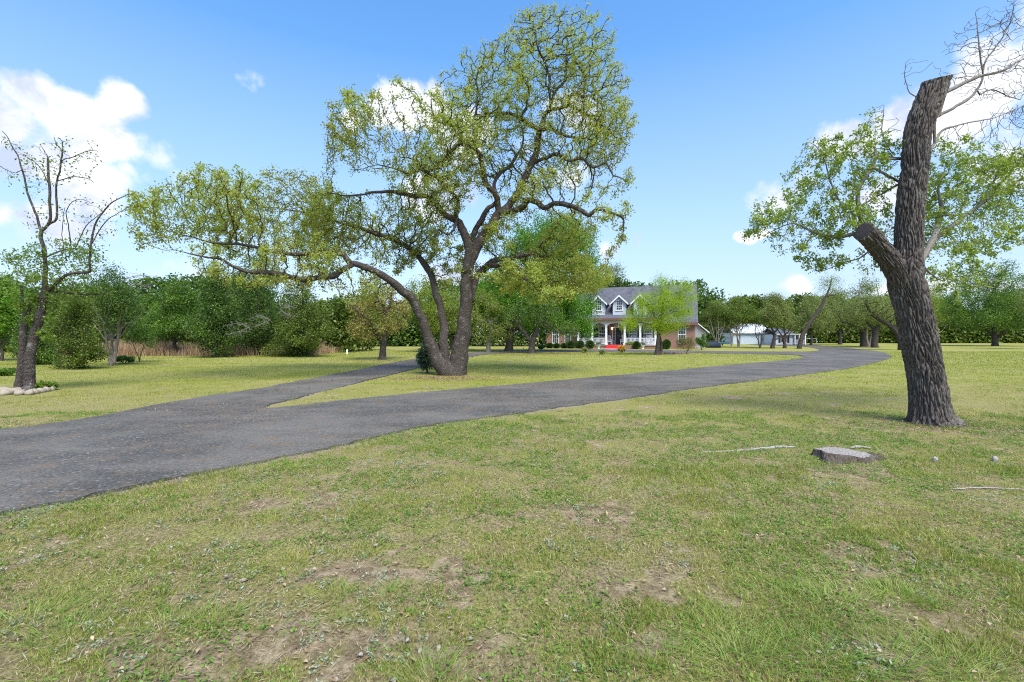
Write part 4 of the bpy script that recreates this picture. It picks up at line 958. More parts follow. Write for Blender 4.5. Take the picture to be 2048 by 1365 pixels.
bgtree('oak_tree', 'tree with an airy pale crown rising behind the left end of the house roof', 1222, 693, 522, 34, 600, L_grey, B_dark, 6000, .2, seed=19, tw=.2, blobs=[(1225,550,26,22,0,2.4),(1205,575,26,18,0,2),(1238,570,16,16,0,1.6),(1190,600,26,20,0,2)])
bgtree('lime_tree', 'lime green feathery young tree standing in front of the porch', 1317, 710, 542, 72, 672, L_lime, B_oak, 36000, .075, seed=20, tw=.16, tip=.012,
       blobs=[(1320,600,42,26,0,1.4),(1290,625,40,24,0,1.3),(1350,620,34,32,0,1.3),(1260,648,30,14,0,.8),(1330,650,48,18,0,1.4),(1368,596,30,34,0,1.1),(1335,570,30,18,0,.9),(1320,555,14,14,0,.5),(1375,570,12,10,0,.4),(1290,600,24,18,0,.9)],
       trunk=[[(1313,713,0,6),(1314,700,0,4.2),(1316,685,0,3.8),(1318,665,0,3.2),(1322,640,0,2.6),(1326,615,0,2),(1330,590,0,1.4)],[(1321,712,.1,4),(1322,695,.2,3),(1320,675,.2,2.4),(1312,650,.2,1.8),(1305,620,.2,1.2)],[(1318,662,0,1.8),(1295,648,0,1.3),(1270,645,0,.8)]])
GR = 'crape myrtles and small trees between the house and the shed'
bgtree('crape_myrtle', 'crape myrtle nearest the house, left of the grey shed', 1434, 695.5, 598, 42, 668, L_myrtle, B_pale, 15000, .13, seed=21, stems=6, tw=.07, group=GR)
bgtree('crape_myrtle', 'small crape myrtle between two larger ones at the left corner of the shed', 1463, 693.5, 610, 26, 665, L_myrtle, B_pale, 9000, .13, seed=22, stems=4, tw=.06, group=GR)
bgtree('crape_myrtle', 'crape myrtle with a vase of pale stems in front of the grey shed wall', 1477, 695.5, 594, 34, 660, L_myrtle, B_pale, 13000, .13, seed=23, stems=6, tw=.07, group=GR)
bgtree('crape_myrtle', 'thin wide-spreading crape myrtle before the middle of the shed', 1520, 695.5, 622, 28, 655, L_myrtle, B_pale, 5000, .12, seed=25, stems=6, tw=.07, group=GR)
bgtree('bushy_oak', 'bushy grey-green tree on a stout trunk, left of the pair before the white cottage', 1545, 697.3, 586, 36, 668, L_grey, B_dark, 18000, .13, seed=26, tw=.26, group=GR)
bgtree('bushy_oak', 'bushy grey-green tree, right of the pair before the white cottage', 1569, 696.8, 597, 34, 664, L_grey, B_dark, 14000, .13, seed=27, tw=.22, group=GR)
bgtree('leaning_oak', 'slender dark tree leaning right beside the bend of the drive', 1598, 697.8, 548, 40, 600, L_oak2, B_dark, 2600, .09, seed=28, tip=.012,
       trunk=[[(1598,700,0,5.5),(1600,688,0,4.8),(1604,675,0,4.5),(1610,662,0,4.4),(1618,648,0,4.2),(1628,636,0,4),(1637,622,0,3.8),(1644,609,0,3.4),(1650,598,0,3),(1655,588,0,2.2),(1660,572,0,1.6),(1664,558,0,1)],[(1650,594,0,2),(1660,591,0,1.7),(1672,590,0,1.5)]],
       blobs=[(1662,565,26,14,0,.8),(1648,575,12,10,0,.5)])
bgtree('cedar_elm', 'soft green tree behind the leaning oak and the cottage', 1622, 691, 588, 38, 684, L_grey, B_dark, 9000, .17, seed=29, tw=.2)
GO = 'live oaks around the bend of the drive'
bgtree('spreading_oak', 'low spreading oak with arching limbs left of the two thick trunks beyond the drive', 1680, 688, 575, 66, 668, L_grey, B_dark, 15000, .2, seed=30, tw=.35, group=GO, Y=82)
bgtree('spreading_oak', 'thick-trunked oak with limbs reaching left, beyond the bend of the drive', 1729, 693.5, 560, 70, 668, L_grey, B_dark, 17000, .16, seed=31, group=GO,
       trunk=[[(1729,696,0,11),(1728,685,0,7.5),(1727,672,0,7),(1724,662,0,6),(1716,655,0,4.5),(1700,648,0,3.6),(1680,642,.5,2.4)],[(1727,668,0,5),(1735,645,0,4),(1742,620,0,3),(1740,590,0,2)]])
bgtree('spreading_oak', 'thick-trunked oak standing just left of the lopped trunk', 1750, 695.5, 590, 66, 660, L_grey, B_dark, 13000, .15, seed=32, group=GO,
       trunk=[[(1750,698,0,9),(1749,688,0,7.5),(1750,672,0,7),(1752,658,0,6),(1770,640,0,4),(1790,625,0,2.6)],[(1750,662,0,4),(1735,645,.5,3),(1715,630,.8,2)]])
bgtree('bare_topped_tree', 'tall thin tree with a bare grey top above the oaks', 1738, 692, 520, 34, 640, L_oak2, B_pale, 1500, .14, seed=33, tw=.2, Y=66, stems=2)
bgtree('leaning_oak', 'dark oak limb leaning up to the left from behind the lopped trunk', 1806, 700.5, 600, 62, 640, L_grey, B_dark, 7000, .13, seed=34,
       trunk=[[(1806,704,0,9),(1804,690,0,8.5),(1799,676,0,8),(1790,662,0,6.6),(1778,651,0,5.6),(1764,643,0,4.6),(1752,635,0,4.4),(1742,626,0,4),(1734,612,0,2.5),(1730,598,0,1.6)]],
       blobs=[(1745,610,45,24,0,1.6),(1775,625,30,24,0,1.6),(1820,610,30,30,0,1.8)])
GRR = 'trees along the far side of the right lawn'
bgtree('yard_oak', 'broad rounded oak on a short dark trunk out on the right lawn', 1990, 692.6, 524, 98, 676, L_green, B_dark, 34000, .2, seed=35, group=GRR, depth=6.2,
       trunk=[[(1990,694,0,9),(1990,685,0,6.5),(1990,677,0,6.5),(1990,660,0,5),(1992,635,0,4),(1994,600,0,3)],[(1990,679,0,4.5),(2005,667,-.5,3.6),(2025,655,-1,2.6),(2048,645,-1.5,1.8)],[(1990,676,0,3.5),(1975,662,.5,2.8),(1955,645,1,2),(1930,630,1.5,1.2)]],
       blobs=[(1990,600,70,50,0,6),(1940,630,50,32,0,5),(2030,630,50,34,-1,5),(1980,555,50,28,0,4),(2020,570,40,30,1,4),(1920,600,34,28,1,3),(2060,600,40,36,0,4),(1985,645,70,22,0,5),(2070,650,30,20,0,3)])
bgtree('pale_oak', 'pale grey-green oak at the right edge, nearer than the rounded oak', 2085, 699, 545, 68, 660, L_grey, B_dark, 12000, .13, seed=36, tw=.3, group=GRR)
bgtree('cedar_elm', 'yellowish airy tree showing between the lopped trunk and the rounded oak', 1872, 686, 560, 40, 660, L_oak2, B_pale, 6500, .24, seed=37, tw=.2, group=GRR, Y=90)
bgtree('oak_tree', 'mid green oak further off behind the rounded oak on its left', 1895, 685, 590, 56, 680, L_green, B_dark, 11000, .28, seed=38, tw=.3, group=GRR, Y=100)
bgtree('oak_tree', 'mid green oak further off behind the rounded oak on its right', 2075, 685, 560, 60, 680, L_green, B_dark, 11000, .28, seed=39, tw=.3, group=GRR, Y=100)

# far-off woods that read as one mass
def wood(name, label, x0, x1, y0, depth, h0, h1, cnt, size, seed, mat):
    rr = np.random.default_rng(seed)
    x = x0+(x1-x0)*rr.random(cnt); d = depth*rr.random(cnt); y = y0+d
    hh = h0+(h1-h0)*sstep(.3, .7, fnoise(x, y, .13, seed, 2))+2.2*(fnoise(x, y, .5, seed+1, 2)-.5)
    z = hh*(1-rr.random(cnt)**1.5*.98)
    cl = fnoise(x*1.2+z*.6, y+z*1.1, .7, seed+3, 2); k = rr.random(cnt) < sstep(.25, .55, cl)+.45
    c = np.stack([x, y, np.maximum(z, .1)], 1)[k]
    return tag(link(name, kites(name, c, size, size*.62, up=.5, seed=seed), mat), label, 'wood', kind='stuff')
wood('far_wood', 'dark wood closing the lawns behind the cedars and the house', -80, 30, 66, 12, 4.6, 9.5, 130000, .5, 51, L_cedar)
wood('far_wood', 'dark low wood beyond the bend of the drive and the right lawn', 42, 140, 96, 14, 4.0, 9.5, 130000, .6, 52, L_cedar2)
wood('far_wood', 'dark wood at the back left behind the twin-stemmed oak', -66, -14, 42, 7, 2.6, 5.2, 70000, .33, 53, L_cedar2)
# tall dry grass under the left trees
rr = np.random.default_rng(4); cnt = 26000
x = -35+19.5*rr.random(cnt); y = 35.5+8*rr.random(cnt); hh = (-.15+1.9*fnoise(x, y, .8, 8, 3))*(.6+.5*rr.random(cnt))
k = rr.random(cnt) < sstep(.3, .5, fnoise(x, y, .4, 12, 2))+.2; k &= hh > .15; x, y, hh = x[k], y[k], hh[k]
V, Fc = blades1(x, y, hh, np.full(len(x), .035), rr, .55)
tag(link('tall_dry_grass', mesh_np('tall_dry_grass', V, Fc), leafmat('tall_dry_grass', [(.20,.11,.06),(.34,.21,.12),(.48,.34,.22),(.20,.20,.08)], .25, .8, .4, tint=(1.1,1,.8))), 'tall reddish dry grass standing under the cedars', 'grass', kind='stuff')

# pale dead boughs hanging in the cedars
def dead(px, py, Y, dx, label, seed):
    sk = Skel(); s = Y/F
    limbs_px(sk, Y, [[(px,py,0,.9),(px+dx*.4,py-8,-.8,.6),(px+dx,py-3,-1.6,.25)],[(px,py,0,.7),(px+dx*.4,py+8,-.7,.5),(px+dx*.9,py+16,-1.3,.25)]], seed=seed, step=.15)
    sk.grow(attractors([(px+dx*.5,py+4,abs(dx)*.6,22,-1.0,.9)], 60, Y, seed), step=.10, kill=.16, seed=seed, jit=.35, infl=3, iters=40); sk.radii(tip=.009)
    b = np.array(P(px, py, Y)); sk.pos = sk.pos-b
    o = link('dead_bough', sk.mesh('dead_bough'), simple('dead_wood', (.20,.18,.165), .9), None, True); o.location = b
    tag(o, label, 'branch', 'dead boughs in the cedars')
dead(500, 655, 33.2, -52, 'pale leafless bough reaching left low on the tallest dark cedar', 61)
dead(540, 640, 33, -40, 'pale leafless bough halfway up between the tallest and the full cedar', 62)
dead(560, 620, 33, 34, 'pale leafless bough reaching right into the full cedar', 63)
dead(250, 560, 23, 54, 'bare arching bough topping the many-stemmed juniper', 64)

# shrubs
# the house stands turned by PHI: a point of a plane parallel to its front, dy metres behind the wall
PHI = math.radians(20); YW = 57.6; HX0 = (1240-1024)*YW/F
def hs_(px, dy=0.0):
    u = (px-1024)/F; bx, by = HX0+dy*math.sin(PHI), YW+dy*math.cos(PHI)
    return (u*by-bx)/(math.cos(PHI)+u*math.sin(PHI)), bx, by
def hY(px, dy=0.0):
    s, bx, by = hs_(px, dy); return by-s*math.sin(PHI)
def hW(lx, dy):
    s = lx-HX0; return (HX0+dy*math.sin(PHI)+s*math.cos(PHI), YW+dy*math.cos(PHI)-s*math.sin(PHI))
def shrub(name, label, px, by, top, hw, mat, N_, size, seed, group=None, up=.5, round_=False, stems=True, Y=None, cat='shrub'):
    rr = np.random.default_rng(seed); Y = Y or GY(by); s = Y/F; base = np.array([(px-1024)*s, Y, 0.]); H = EYE+(HZ-top)*s; Wm = hw*s
    root = empty(name, tuple(base), label=label, cat=cat, group=group)
    if round_:
        v = rr.normal(size=(N_, 3)); v /= np.linalg.norm(v, axis=1)[:, None]; q = 1-.8*rr.random(N_)**1.5
        c = v*q[:, None]*np.array([Wm, Wm*.85, H*.5])*(1+.12*(fnoise(v[:, 0]*2+v[:, 2], v[:, 1]*2, 1.5, seed, 2)-.5))[:, None]+[0, 0, H*.52]
    else:
        c = []
        for k in range(26):
            a = rr.random()*2*PI; q = rr.random()**.5; c.append(ellipsoid(N_//26, (math.cos(a)*q*Wm*.7, math.sin(a)*q*Wm*.6, H*(.25+.6*rr.random()*(1-.4*q))), (Wm*.28, Wm*.28, H*.17), rr))
        c = np.vstack(c)
    c[:, 2] = np.maximum(c[:, 2], .03)
    link('foliage', kites('foliage', c, size, size*.55, up=up, seed=seed), mat, root)
    if stems:
        mb = MB()
        for k in range(7):
            a = rr.random()*2*PI; mb.bar((math.cos(a)*.04, math.sin(a)*.04, -.02), (math.cos(a)*Wm*.5, math.sin(a)*Wm*.5, H*.7), .014, 5, .006)
        mb.build('stem', B_dark, root)
    return root
shrub('evergreen_shrub', 'dark blue-green bushy shrub against the left foot of the live oak', 856, 747, 672, 27, leafmat('blue_green_leaf', [(.03,.06,.04),(.06,.10,.06),(.10,.15,.08)], .25, 2, .4), 9000, .075, 71)
shrub('ground_plant', 'low green plant among the stones right of the twin-stemmed oak', 90, 781, 762, 20, L_left, 900, .09, 72)
shrub('low_shrub', 'low grey-green shrub on the lawn by the many-stemmed juniper', 248, 727, 708, 22, L_cedar, 2600, .07, 73)
shrub('low_shrub', 'low leafy shrub at the left edge behind the twin-stemmed oak', 8, 752, 735, 28, L_green, 2600, .07, 74)
GH = 'clipped round hedges in front of the house'
YH = 55.0
for i, (px, top, hw, lb) in enumerate([(1099,687,7.5,'clipped round hedge at the left corner of the brick wing'),(1113,687.5,6.5,'clipped round hedge under the window of the brick wing, second from the corner'),(1128,687.5,6.5,'clipped round hedge between the brick wing window and the porch, third from the corner'),
       (1141,683,10,'widest clipped round hedge, at the left end of the porch'),(1160,682.5,8.5,'clipped round hedge just left of the lamp post'),(1180,682,8.5,'clipped round hedge just right of the lamp post'),
       (1273,684,7,'clipped round hedge right of the red steps beside the brick planter'),(1325,686,5.5,'small clipped round hedge right of the lime green tree, half behind its trunk'),(1333,680,8,'taller clipped round hedge right of the lime green tree')]):
    shrub('hedge', lb, px, 0, top, hw, L_hedge, 5200, .085, 80+i, GH, 0.0, True, False, Y=hY(px, -3.2-.3*(i % 2)), cat='hedge')
M_rose = leafmat('straggly_leaf', [(.10,.12,.03),(.18,.17,.05),(.26,.20,.08)], .35, 2, .3)
shrub('straggly_shrub', 'loose straggling olive shrub right of the lime green tree', 1372, 708, 664, 26, M_rose, 3600, .07, 91)
shrub('round_shrub', 'full green shrub at the right corner of the house', 1403, 700, 665, 15, L_green, 4500, .09, 92)
shrub('yucca', 'small spiky plant on the lawn in front of the lamp post', 1170, 706, 694, 8, L_grey, 350, .16, 93)
shrub('yucca', 'small low spiky plant on the lawn left of the flowering bush', 1205, 709.5, 700, 7.5, L_grey, 350, .14, 94)
fb = shrub('flowering_bush', 'low bush with orange yellow flowers in front of the red steps', 1244, 705, 690, 10, L_oak2, 2600, .07, 95)
rr = np.random.default_rng(3)
o_ = link('blossoms', kites('blossoms', ellipsoid(420, (-.1,-.25,.4), (.34,.3,.26), rr), .05, .045, up=1, seed=4), simple('orange_petal', (.75,.32,.03), .6), fb); o_['kind'] = 'stuff'
shrub('low_shrub', 'low dark shrub beside the forked oak left of the brick wing', 1083, 700, 688, 8, L_green, 900, .1, 96)
# stones ringed round the left oak, one by one
rr = np.random.default_rng(14)
for i, (px, py, hs) in enumerate([(4,783,.26),(22,785,.22),(40,789,.16),(58,789,.13),(70,787,.12),(82,785,.13),(94,783,.12),(104,781,.10),(-14,784,.22),(12,789,.16)]):
    gx, gy = G(px, py); mb = MB(); nn = 12
    prof = [(hs*.75,-.03),(hs,.02),(hs*.95,.06),(hs*.7,.10),(hs*.25,.115)]; mb.lathe((0,0,0), prof, nn)
    mb.v = [(x*(1+.22*mnoise.noise(Vector((x*6+i, y*6, z*6))))*1.15, y*.75*(1+.3*mnoise.noise(Vector((y*5, x*5+i, 2)))), z*(1+.5*mnoise.noise(Vector((x*7, y*7+i, 1))))) for x, y, z in mb.v]
    o = mb.build('border_stone', M_stone, None, True); o.location = (gx, gy, 0); o.rotation_euler = (0,0,rr.random()*3)
    tag(o, ['large flat pale stone at the left edge of the photo','flat pale stone touching the foot of the twin-stemmed oak','pale stone directly before the left trunk of the twin-stemmed oak','pale stone directly before the right trunk of the twin-stemmed oak','fifth stone from the left in the ring round the oak','sixth stone from the left in the ring round the oak','pale stone before the low plant in the ring','smallest stone at the right end of the ring round the oak','stone cut by the left edge of the photo','low stone lying in front of the largest flat stone'][i], 'stone', 'stones ringed round the left oak')

# ------------------------------------------------------------------ stump and surface roots
M_stump = simple('stump_wood', (.33,.30,.28), .92, .35, 14, .9, 30, .1)
st = empty('tree_stump', (*G(1683, 913), 0), label='low grey weathered tree stump sawn level in the right lawn', cat='stump')
K = 90; a = np.arange(K)*2*PI/K
def srad(a, f): return (1+.10*np.sin(a*2+.5)+.07*np.sin(a*5+1)+.04*np.sin(a*9))*(1+f*np.maximum(0, np.sin(a*3+2.2))**2)
rings = []
for k, (z, R_, f) in enumerate([(-.05,.31,.45),(.0,.295,.38),(.02,.28,.3),(.04,.27,.22),(.052,.264,.17),(.055,.259,.14)]):
    rad = R_*srad(a, f)*(1+.03*np.sin(a*23+k*.7)+.02*np.sin(a*41)); zz = z+np.cos(a)*-.028*(z > .02)+.012*np.sin(a*2)
    rings.append(np.stack([np.cos(a)*rad*1.12+(.06 if k < 3 else 0)*np.maximum(0, np.cos(a)), np.sin(a)*rad*.95, zz], 1))
top = []
for q in (.8,.6,.4,.2,.05):
    b = rings[-1].copy(); b[:, :2] *= q; b[:, 2] = b[:, 2]*q+.054*(1-q)+.004*np.sin(q*40+a*3)-.02*np.exp(-((a-2.6)/.06)**2)*q; top.append(b)
V = np.vstack(rings+top); nR = len(rings); j = np.arange(K)
fq = lambda lo, hi: np.vstack([np.stack([i*K+j, i*K+(j+1) % K, (i+1)*K+(j+1) % K, (i+1)*K+j], 1) for i in range(lo, hi)])
b = link('bark_side', mesh_np('bark_side', np.vstack(rings), fq(0, nR-1)), barkmat('stump_side', (.05,.04,.032), (.15,.12,.095), 18, 6, .8, .02), st, True)
tp_ = np.vstack([rings[-1]]+top); tp_[:, 2] += .0015
m, nt_ = newmat('sawn_stump_top'); n = N(nt_); tc = n.new('ShaderNodeTexCoord').outputs['Object']
wv = n.new('ShaderNodeTexWave', {'Vector': tc, 'Scale': 9, 'Distortion': 2.5, 'Detail': 3, 'Detail Scale': 1.5}, wave_type='RINGS', rings_direction='Z').outputs['Fac']
fi = n.noise(tc, 40, 5, .7)
cc = n.mix(n.math('ADD', n.math('MULTIPLY', wv, .12), n.math('MULTIPLY', n.rng(fi, .3, .7), .88)), (.15,.135,.12), (.42,.385,.345))
bb = n.new('ShaderNodeBsdfPrincipled', {'Base Color': cc, 'Roughness': .93, 'Specular IOR Level': .1}); bn = n.new('ShaderNodeBump', {'Strength': .8, 'Distance': .01, 'Height': n.math('ADD', wv, fi)}); nt_.links.new(bn.outputs[0], bb.inputs['Normal'])
n.new('ShaderNodeOutputMaterial', {'Surface': bb.outputs[0]})
link('sawn_top', mesh_np('sawn_top', tp_, fq(0, len(top))), m, st, True)
def root_strip(pts, label, seed):
    g = [G(px, py) for px, py, h in pts]; o = resample([(x, y, .0, h) for (x, y), (_, _, h) in zip(g, pts)], .05, .012, seed)
    o[:, 2] = .004+o[:, 3]*.1
    sk = Skel(); par = -1
    for row in o: sk.p.append(row[:3]); sk.par.append(par); sk.r.append(max(.006, row[3])); sk.fix.append(True); par = len(sk.p)-1
    sk.radii(tip=.005); b = sk.pos[0].copy(); b[2] = 0; sk.pos = sk.pos-b
    q = link('surface_root', sk.mesh('surface_root', .5), M_stump, None, True); q.location = b
    tag(q, label, 'root', 'weathered roots lying bare in the lawn')
root_strip([(1402,906,.008),(1440,905,.012),(1480,902,.016),(1520,899,.018),(1555,896,.022),(1590,895,.012)], 'long pale root running left from the stump', 1)
root_strip([(1700,897,.014),(1722,895,.02),(1742,898,.01)], 'short pale root just behind the stump', 2)
root_strip([(1905,979,.005),(1950,977,.008),(2000,978,.007),(2060,981,.006)], 'thin half buried root at the right edge of the near lawn', 3)
root_strip([(1884,846,.04),(1898,851,.03),(1912,855,.012)], 'stub of root at the right foot of the lopped oak', 4)
for px, py, hs, lb in [(1990,920,.03,'pale broken stone at the right edge of the near lawn'),(1870,921,.028,'small grey stone right of the stump'),(1640,905,.04,'small stone at the left end of the stump')]:
    gx, gy = G(px, py); mb = MB(); mb.lathe((0,0,0), [(hs*.8,-.02),(hs,.01),(hs*.8,.03),(hs*.3,.045)], 10)
    mb.v = [(x*1.2*(1+.3*mnoise.noise(Vector((x*20, y*20, px)))), y*.8, z) for x, y, z in mb.v]
    o = mb.build('field_stone', M_stump); o.location = (gx, gy, 0); tag(o, lb, 'stone', 'loose stones in the near right lawn')
# ------------------------------------------------------------------ house
def brickmat():
    m, nt = newmat('red_brick'); n = N(nt); tc = n.new('ShaderNodeTexCoord').outputs['Object']
    sp = n.new('ShaderNodeSeparateXYZ', {0: tc}); v = n.new('ShaderNodeCombineXYZ', {0: n.math('ADD', sp.outputs[0], sp.outputs[1]), 1: sp.outputs[2], 2: 0.0}).outputs[0]
    b = n.new('ShaderNodeTexBrick', {'Vector': v, 'Color1': (.19,.065,.04,1), 'Color2': (.29,.12,.075,1), 'Mortar': (.40,.35,.30,1), 'Scale': 1.0, 'Mortar Size': .008, 'Brick Width': .22, 'Row Height': .075})
    c = n.mix(n.noise(tc, 1.3, 4), b.outputs[0], (.20,.10,.07)); c = n.mix(.65, c, b.outputs[0])
    s = n.new('ShaderNodeBsdfPrincipled', {'Base Color': c, 'Roughness': .9}); n.new('ShaderNodeOutputMaterial', {'Surface': s.outputs[0]}); return m
def linemat(name, col, axis, freq, dark=.75, rough=.6, var=.1):
    m, nt = newmat(name); n = N(nt); tc = n.new('ShaderNodeTexCoord').outputs['Object']
    s = n.new('ShaderNodeSeparateXYZ', {0: tc}).outputs[axis]
    f = n.math('FRACT', n.math('MULTIPLY', s, freq)); g = n.rng(f, 0, .12)
    g2 = n.noise(tc, 3, 4)
    c = n.mix(g, tuple(x*dark for x in col), col); c = n.mix(n.math('MULTIPLY', g2, var*3), c, tuple(x*.7 for x in col))
    b = n.new('ShaderNodeBsdfPrincipled', {'Base Color': c, 'Roughness': rough})
    bn = n.new('ShaderNodeBump', {'Strength': .6, 'Distance': .02, 'Height': f}); nt.links.new(bn.outputs[0], b.inputs['Normal'])
    n.new('ShaderNodeOutputMaterial', {'Surface': b.outputs[0]}); return m
def shinglemat():
    m, nt = newmat('grey_shingle'); n = N(nt); tc = n.new('ShaderNodeTexCoord').outputs['Object']
    sp = n.new('ShaderNodeSeparateXYZ', {0: tc}); v = n.new('ShaderNodeCombineXYZ', {0: sp.outputs[0], 1: n.math('MULTIPLY', sp.outputs[2], 1.4), 2: 0.0}).outputs[0]
    b = n.new('ShaderNodeTexBrick', {'Vector': v, 'Color1': (.065,.066,.078,1), 'Color2': (.125,.126,.145,1), 'Mortar': (.04,.04,.05,1), 'Scale': 1.0, 'Mortar Size': .012, 'Brick Width': .33, 'Row Height': .16})
    c = n.mix(n.math('MULTIPLY', n.rng(n.noise(tc, .8, 5), .4, .7), .5), b.outputs[0], (.12,.12,.135))
    s = n.new('ShaderNodeBsdfPrincipled', {'Base Color': c, 'Roughness': .9}); n.new('ShaderNodeOutputMaterial', {'Surface': s.outputs[0]}); return m
M_brick = brickmat(); M_shing = shinglemat()
M_white = simple('white_paint', (.78,.78,.77), .5, .04); M_trim = simple('grey_white_trim', (.68,.70,.74), .5, .04)
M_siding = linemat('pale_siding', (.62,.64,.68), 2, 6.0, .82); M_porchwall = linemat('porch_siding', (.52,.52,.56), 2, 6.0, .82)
M_shut = linemat('black_shutter', (.028,.028,.032), 2, 16, .5, .5); M_door = simple('dark_door', (.03,.033,.038), .35)
M_brown = simple('brown_fascia', (.17,.08,.06), .6); M_cream = simple('cream_frieze', (.62,.57,.46), .6, .05)
M_deck = simple('porch_boards', (.33,.27,.24), .7); M_red = simple('red_carpet', (.62,.03,.025), .85, .15, 8)
M_iron = simple('black_iron', (.02,.02,.02), .4); M_pot = simple('white_pot', (.68,.68,.66), .6)
M_conc = simple('concrete', (.44,.41,.37), .85, .12, 3)
def glassmat(name, col, rough=.06):
    m, nt = newmat(name); n = N(nt); tc = n.new('ShaderNodeTexCoord').outputs['Object']
    c = n.mix(n.noise(tc, 2.2, 3), col, tuple(min(1, x*2.4+.02) for x in col))
    s = n.new('ShaderNodeBsdfPrincipled', {'Base Color': c, 'Roughness': rough, 'Specular IOR Level': .8})
    n.new('ShaderNodeOutputMaterial', {'Surface': s.outputs[0]}); return m
M_glass = glassmat('window_glass', (.018,.022,.028))
YPF = 55.6          # house wall at YW, porch front
def hx(px, Y=YW): return HX0+hs_(px, Y-YW)[0]
def hz(py, Y=YW): return EYE+(HZ-py)*Y/F
xL, xR = hx(1093), hx(1390.5); pL, pR = hx(1156, YPF), hx(1312, YPF)
HO = (HX0, YW, 0)
house = empty('brick_house', HO, -PHI, label='red brick house with three white dormers, grey shingle roof and white railed porch', cat='house')
pt = lambda mb, name, mat, parent=house, **k: mb.build(name, mat, parent, off=HO, **k)
eZ = hz(643.2, 54.3); YR = YW+5.2; rZ = hz(577, YR); YB = YR+5.2
Z0 = .42
# walls
mb = MB()
mb.box(xL, hx(1155.5), YW, YW+.25, 0, eZ); pt(mb, 'brick_wall', M_brick)
mb = MB(); mb.box(hx(1313), xR, YW, YW+.25, 0, eZ); pt(mb, 'brick_wall', M_brick)
mb = MB(); mb.prism([(YW+.254,0),(YB,0),(YB,eZ),(YR,rZ-.25),(YW+.254,eZ)], 'x', xR-.25, xR); mb.prism([(YW+.254,0),(YB,0),(YB,eZ),(YR,rZ-.25),(YW+.254,eZ)], 'x', xL, xL+.25); mb.box(xL, xR, YB-.02, YB+.2, 0, eZ-.1)
pt(mb, 'side_wall', M_brick)
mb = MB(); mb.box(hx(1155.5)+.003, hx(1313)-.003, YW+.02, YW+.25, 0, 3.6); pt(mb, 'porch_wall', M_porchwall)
mb = MB(); mb.box(hx(1219), hx(1227.5), YW-.03, YW+.018, Z0, 3.3); mb.box(hx(1246), hx(1250), YW-.03, YW+.018, Z0, 3.3); pt(mb, 'brick_panel', M_brick)
# main roof, two slopes with thickness
def slab(mb, y0, z0, y1, z1, x0, x1, th=.14):
    return mb.prism([(y0,z0),(y1,z1),(y1,z1+th),(y0,z0+th)], 'x', x0, x1)
sl_ = (rZ-eZ)/(YR-YW)
mb = MB(); slab(mb, YW-.45, eZ-.45*sl_*.6, YR, rZ, xL-.3, xR+.3); slab(mb, YR+.001, rZ, YB+.45, eZ-.25, xL-.3, xR+.3)
main_roof = pt(mb, 'roof', M_shing)
mb = MB(); mb.box(xL-.3, pL-.36, YW-.49, YW-.452, eZ-.42, eZ-.12); pt(mb, 'fascia', M_brown)
mb = MB(); mb.box(pR+.36, xR+.3, YW-.49, YW-.452, eZ-.42, eZ-.12); pt(mb, 'fascia', M_brown)
mb = MB(); mb.box(xL-.2, pL-.36, YW-.44, YW-.002, eZ-.34, eZ-.28); pt(mb, 'soffit', M_brown)
mb = MB(); mb.box(pR+.36, xR+.2, YW-.44, YW-.002, eZ-.34, eZ-.28); pt(mb, 'soffit', M_brown)
mb = MB(); mb.bar((xR+.12,YR,rZ), (xR+.12,YR,rZ+.5), .03, 6).bar((xR-.1,YR,rZ+.5), (xR+.45,YR,rZ+.5), .03, 6); pt(mb, 'weather_vane', M_iron, main_roof)
# porch roof
pzF = hz(637.8, YPF-.4); yj = YW+.75; pzB = eZ+sl_*.75+.16
mb = MB(); slab(mb, YPF-.45, pzF-.05, yj, pzB, pL-.35, pR+.35, .12); porch_roof = pt(mb, 'porch_roof', M_shing)
mb = MB(); mb.box(pL-.35, pR+.35, YPF-.49, YPF-.452, pzF-.17, pzF+.06); pt(mb, 'gutter', M_brown)
mb = MB(); mb.box(pL-.2, pR+.2, YPF-.12, YPF+.12, pzF-.42, pzF-.10); pt(mb, 'frieze', M_cream)
mb = MB(); mb.box(pL-.1, pR+.1, YPF+.13, YW+.01, pzF-.16, pzF-.10); pt(mb, 'porch_ceiling', M_white)
# deck, foundation, steps
mb = MB(); mb.box(pL-.12, pR+.12, YPF-.15, YW-.035, Z0-.08, Z0); pt(mb, 'porch_floor', M_deck)
mb = MB(); mb.box(pL-.05, hx(1212,YPF), YPF-.08, YPF+.1, 0, Z0-.083).box(hx(1242,YPF), pR+.05, YPF-.08, YPF+.1, 0, Z0-.083); pt(mb, 'porch_foundation', M_brick)
mb = MB()
sx0, sx1 = hx(1212.5, YPF)+.08, hx(1243, YPF)-.05
for k in range(3): mb.box(sx0, sx1, YPF-.16-.34*(3-k), YPF-.16-.34*(2-k), 0, (Z0)*(k+1)/3-.01)
pt(mb, 'red_steps', M_red)
posts = [1156.5, 1184.5, 1212.5, 1249.5, 1280.5, 1311]
px_ = [hx(p, YPF) for p in posts]
for x in px_:
    mb = MB(); mb.box(x-.11, x+.11, YPF-.1, YPF+.1, Z0, pzF-.423); mb.box(x-.16, x+.16, YPF-.15, YPF+.15, Z0+.002, Z0+.22); mb.box(x-.15, x+.15, YPF-.14, YPF+.14, pzF-.56, pzF-.43)
    pt(mb, 'porch_post', M_white)
zt = pzF-.43
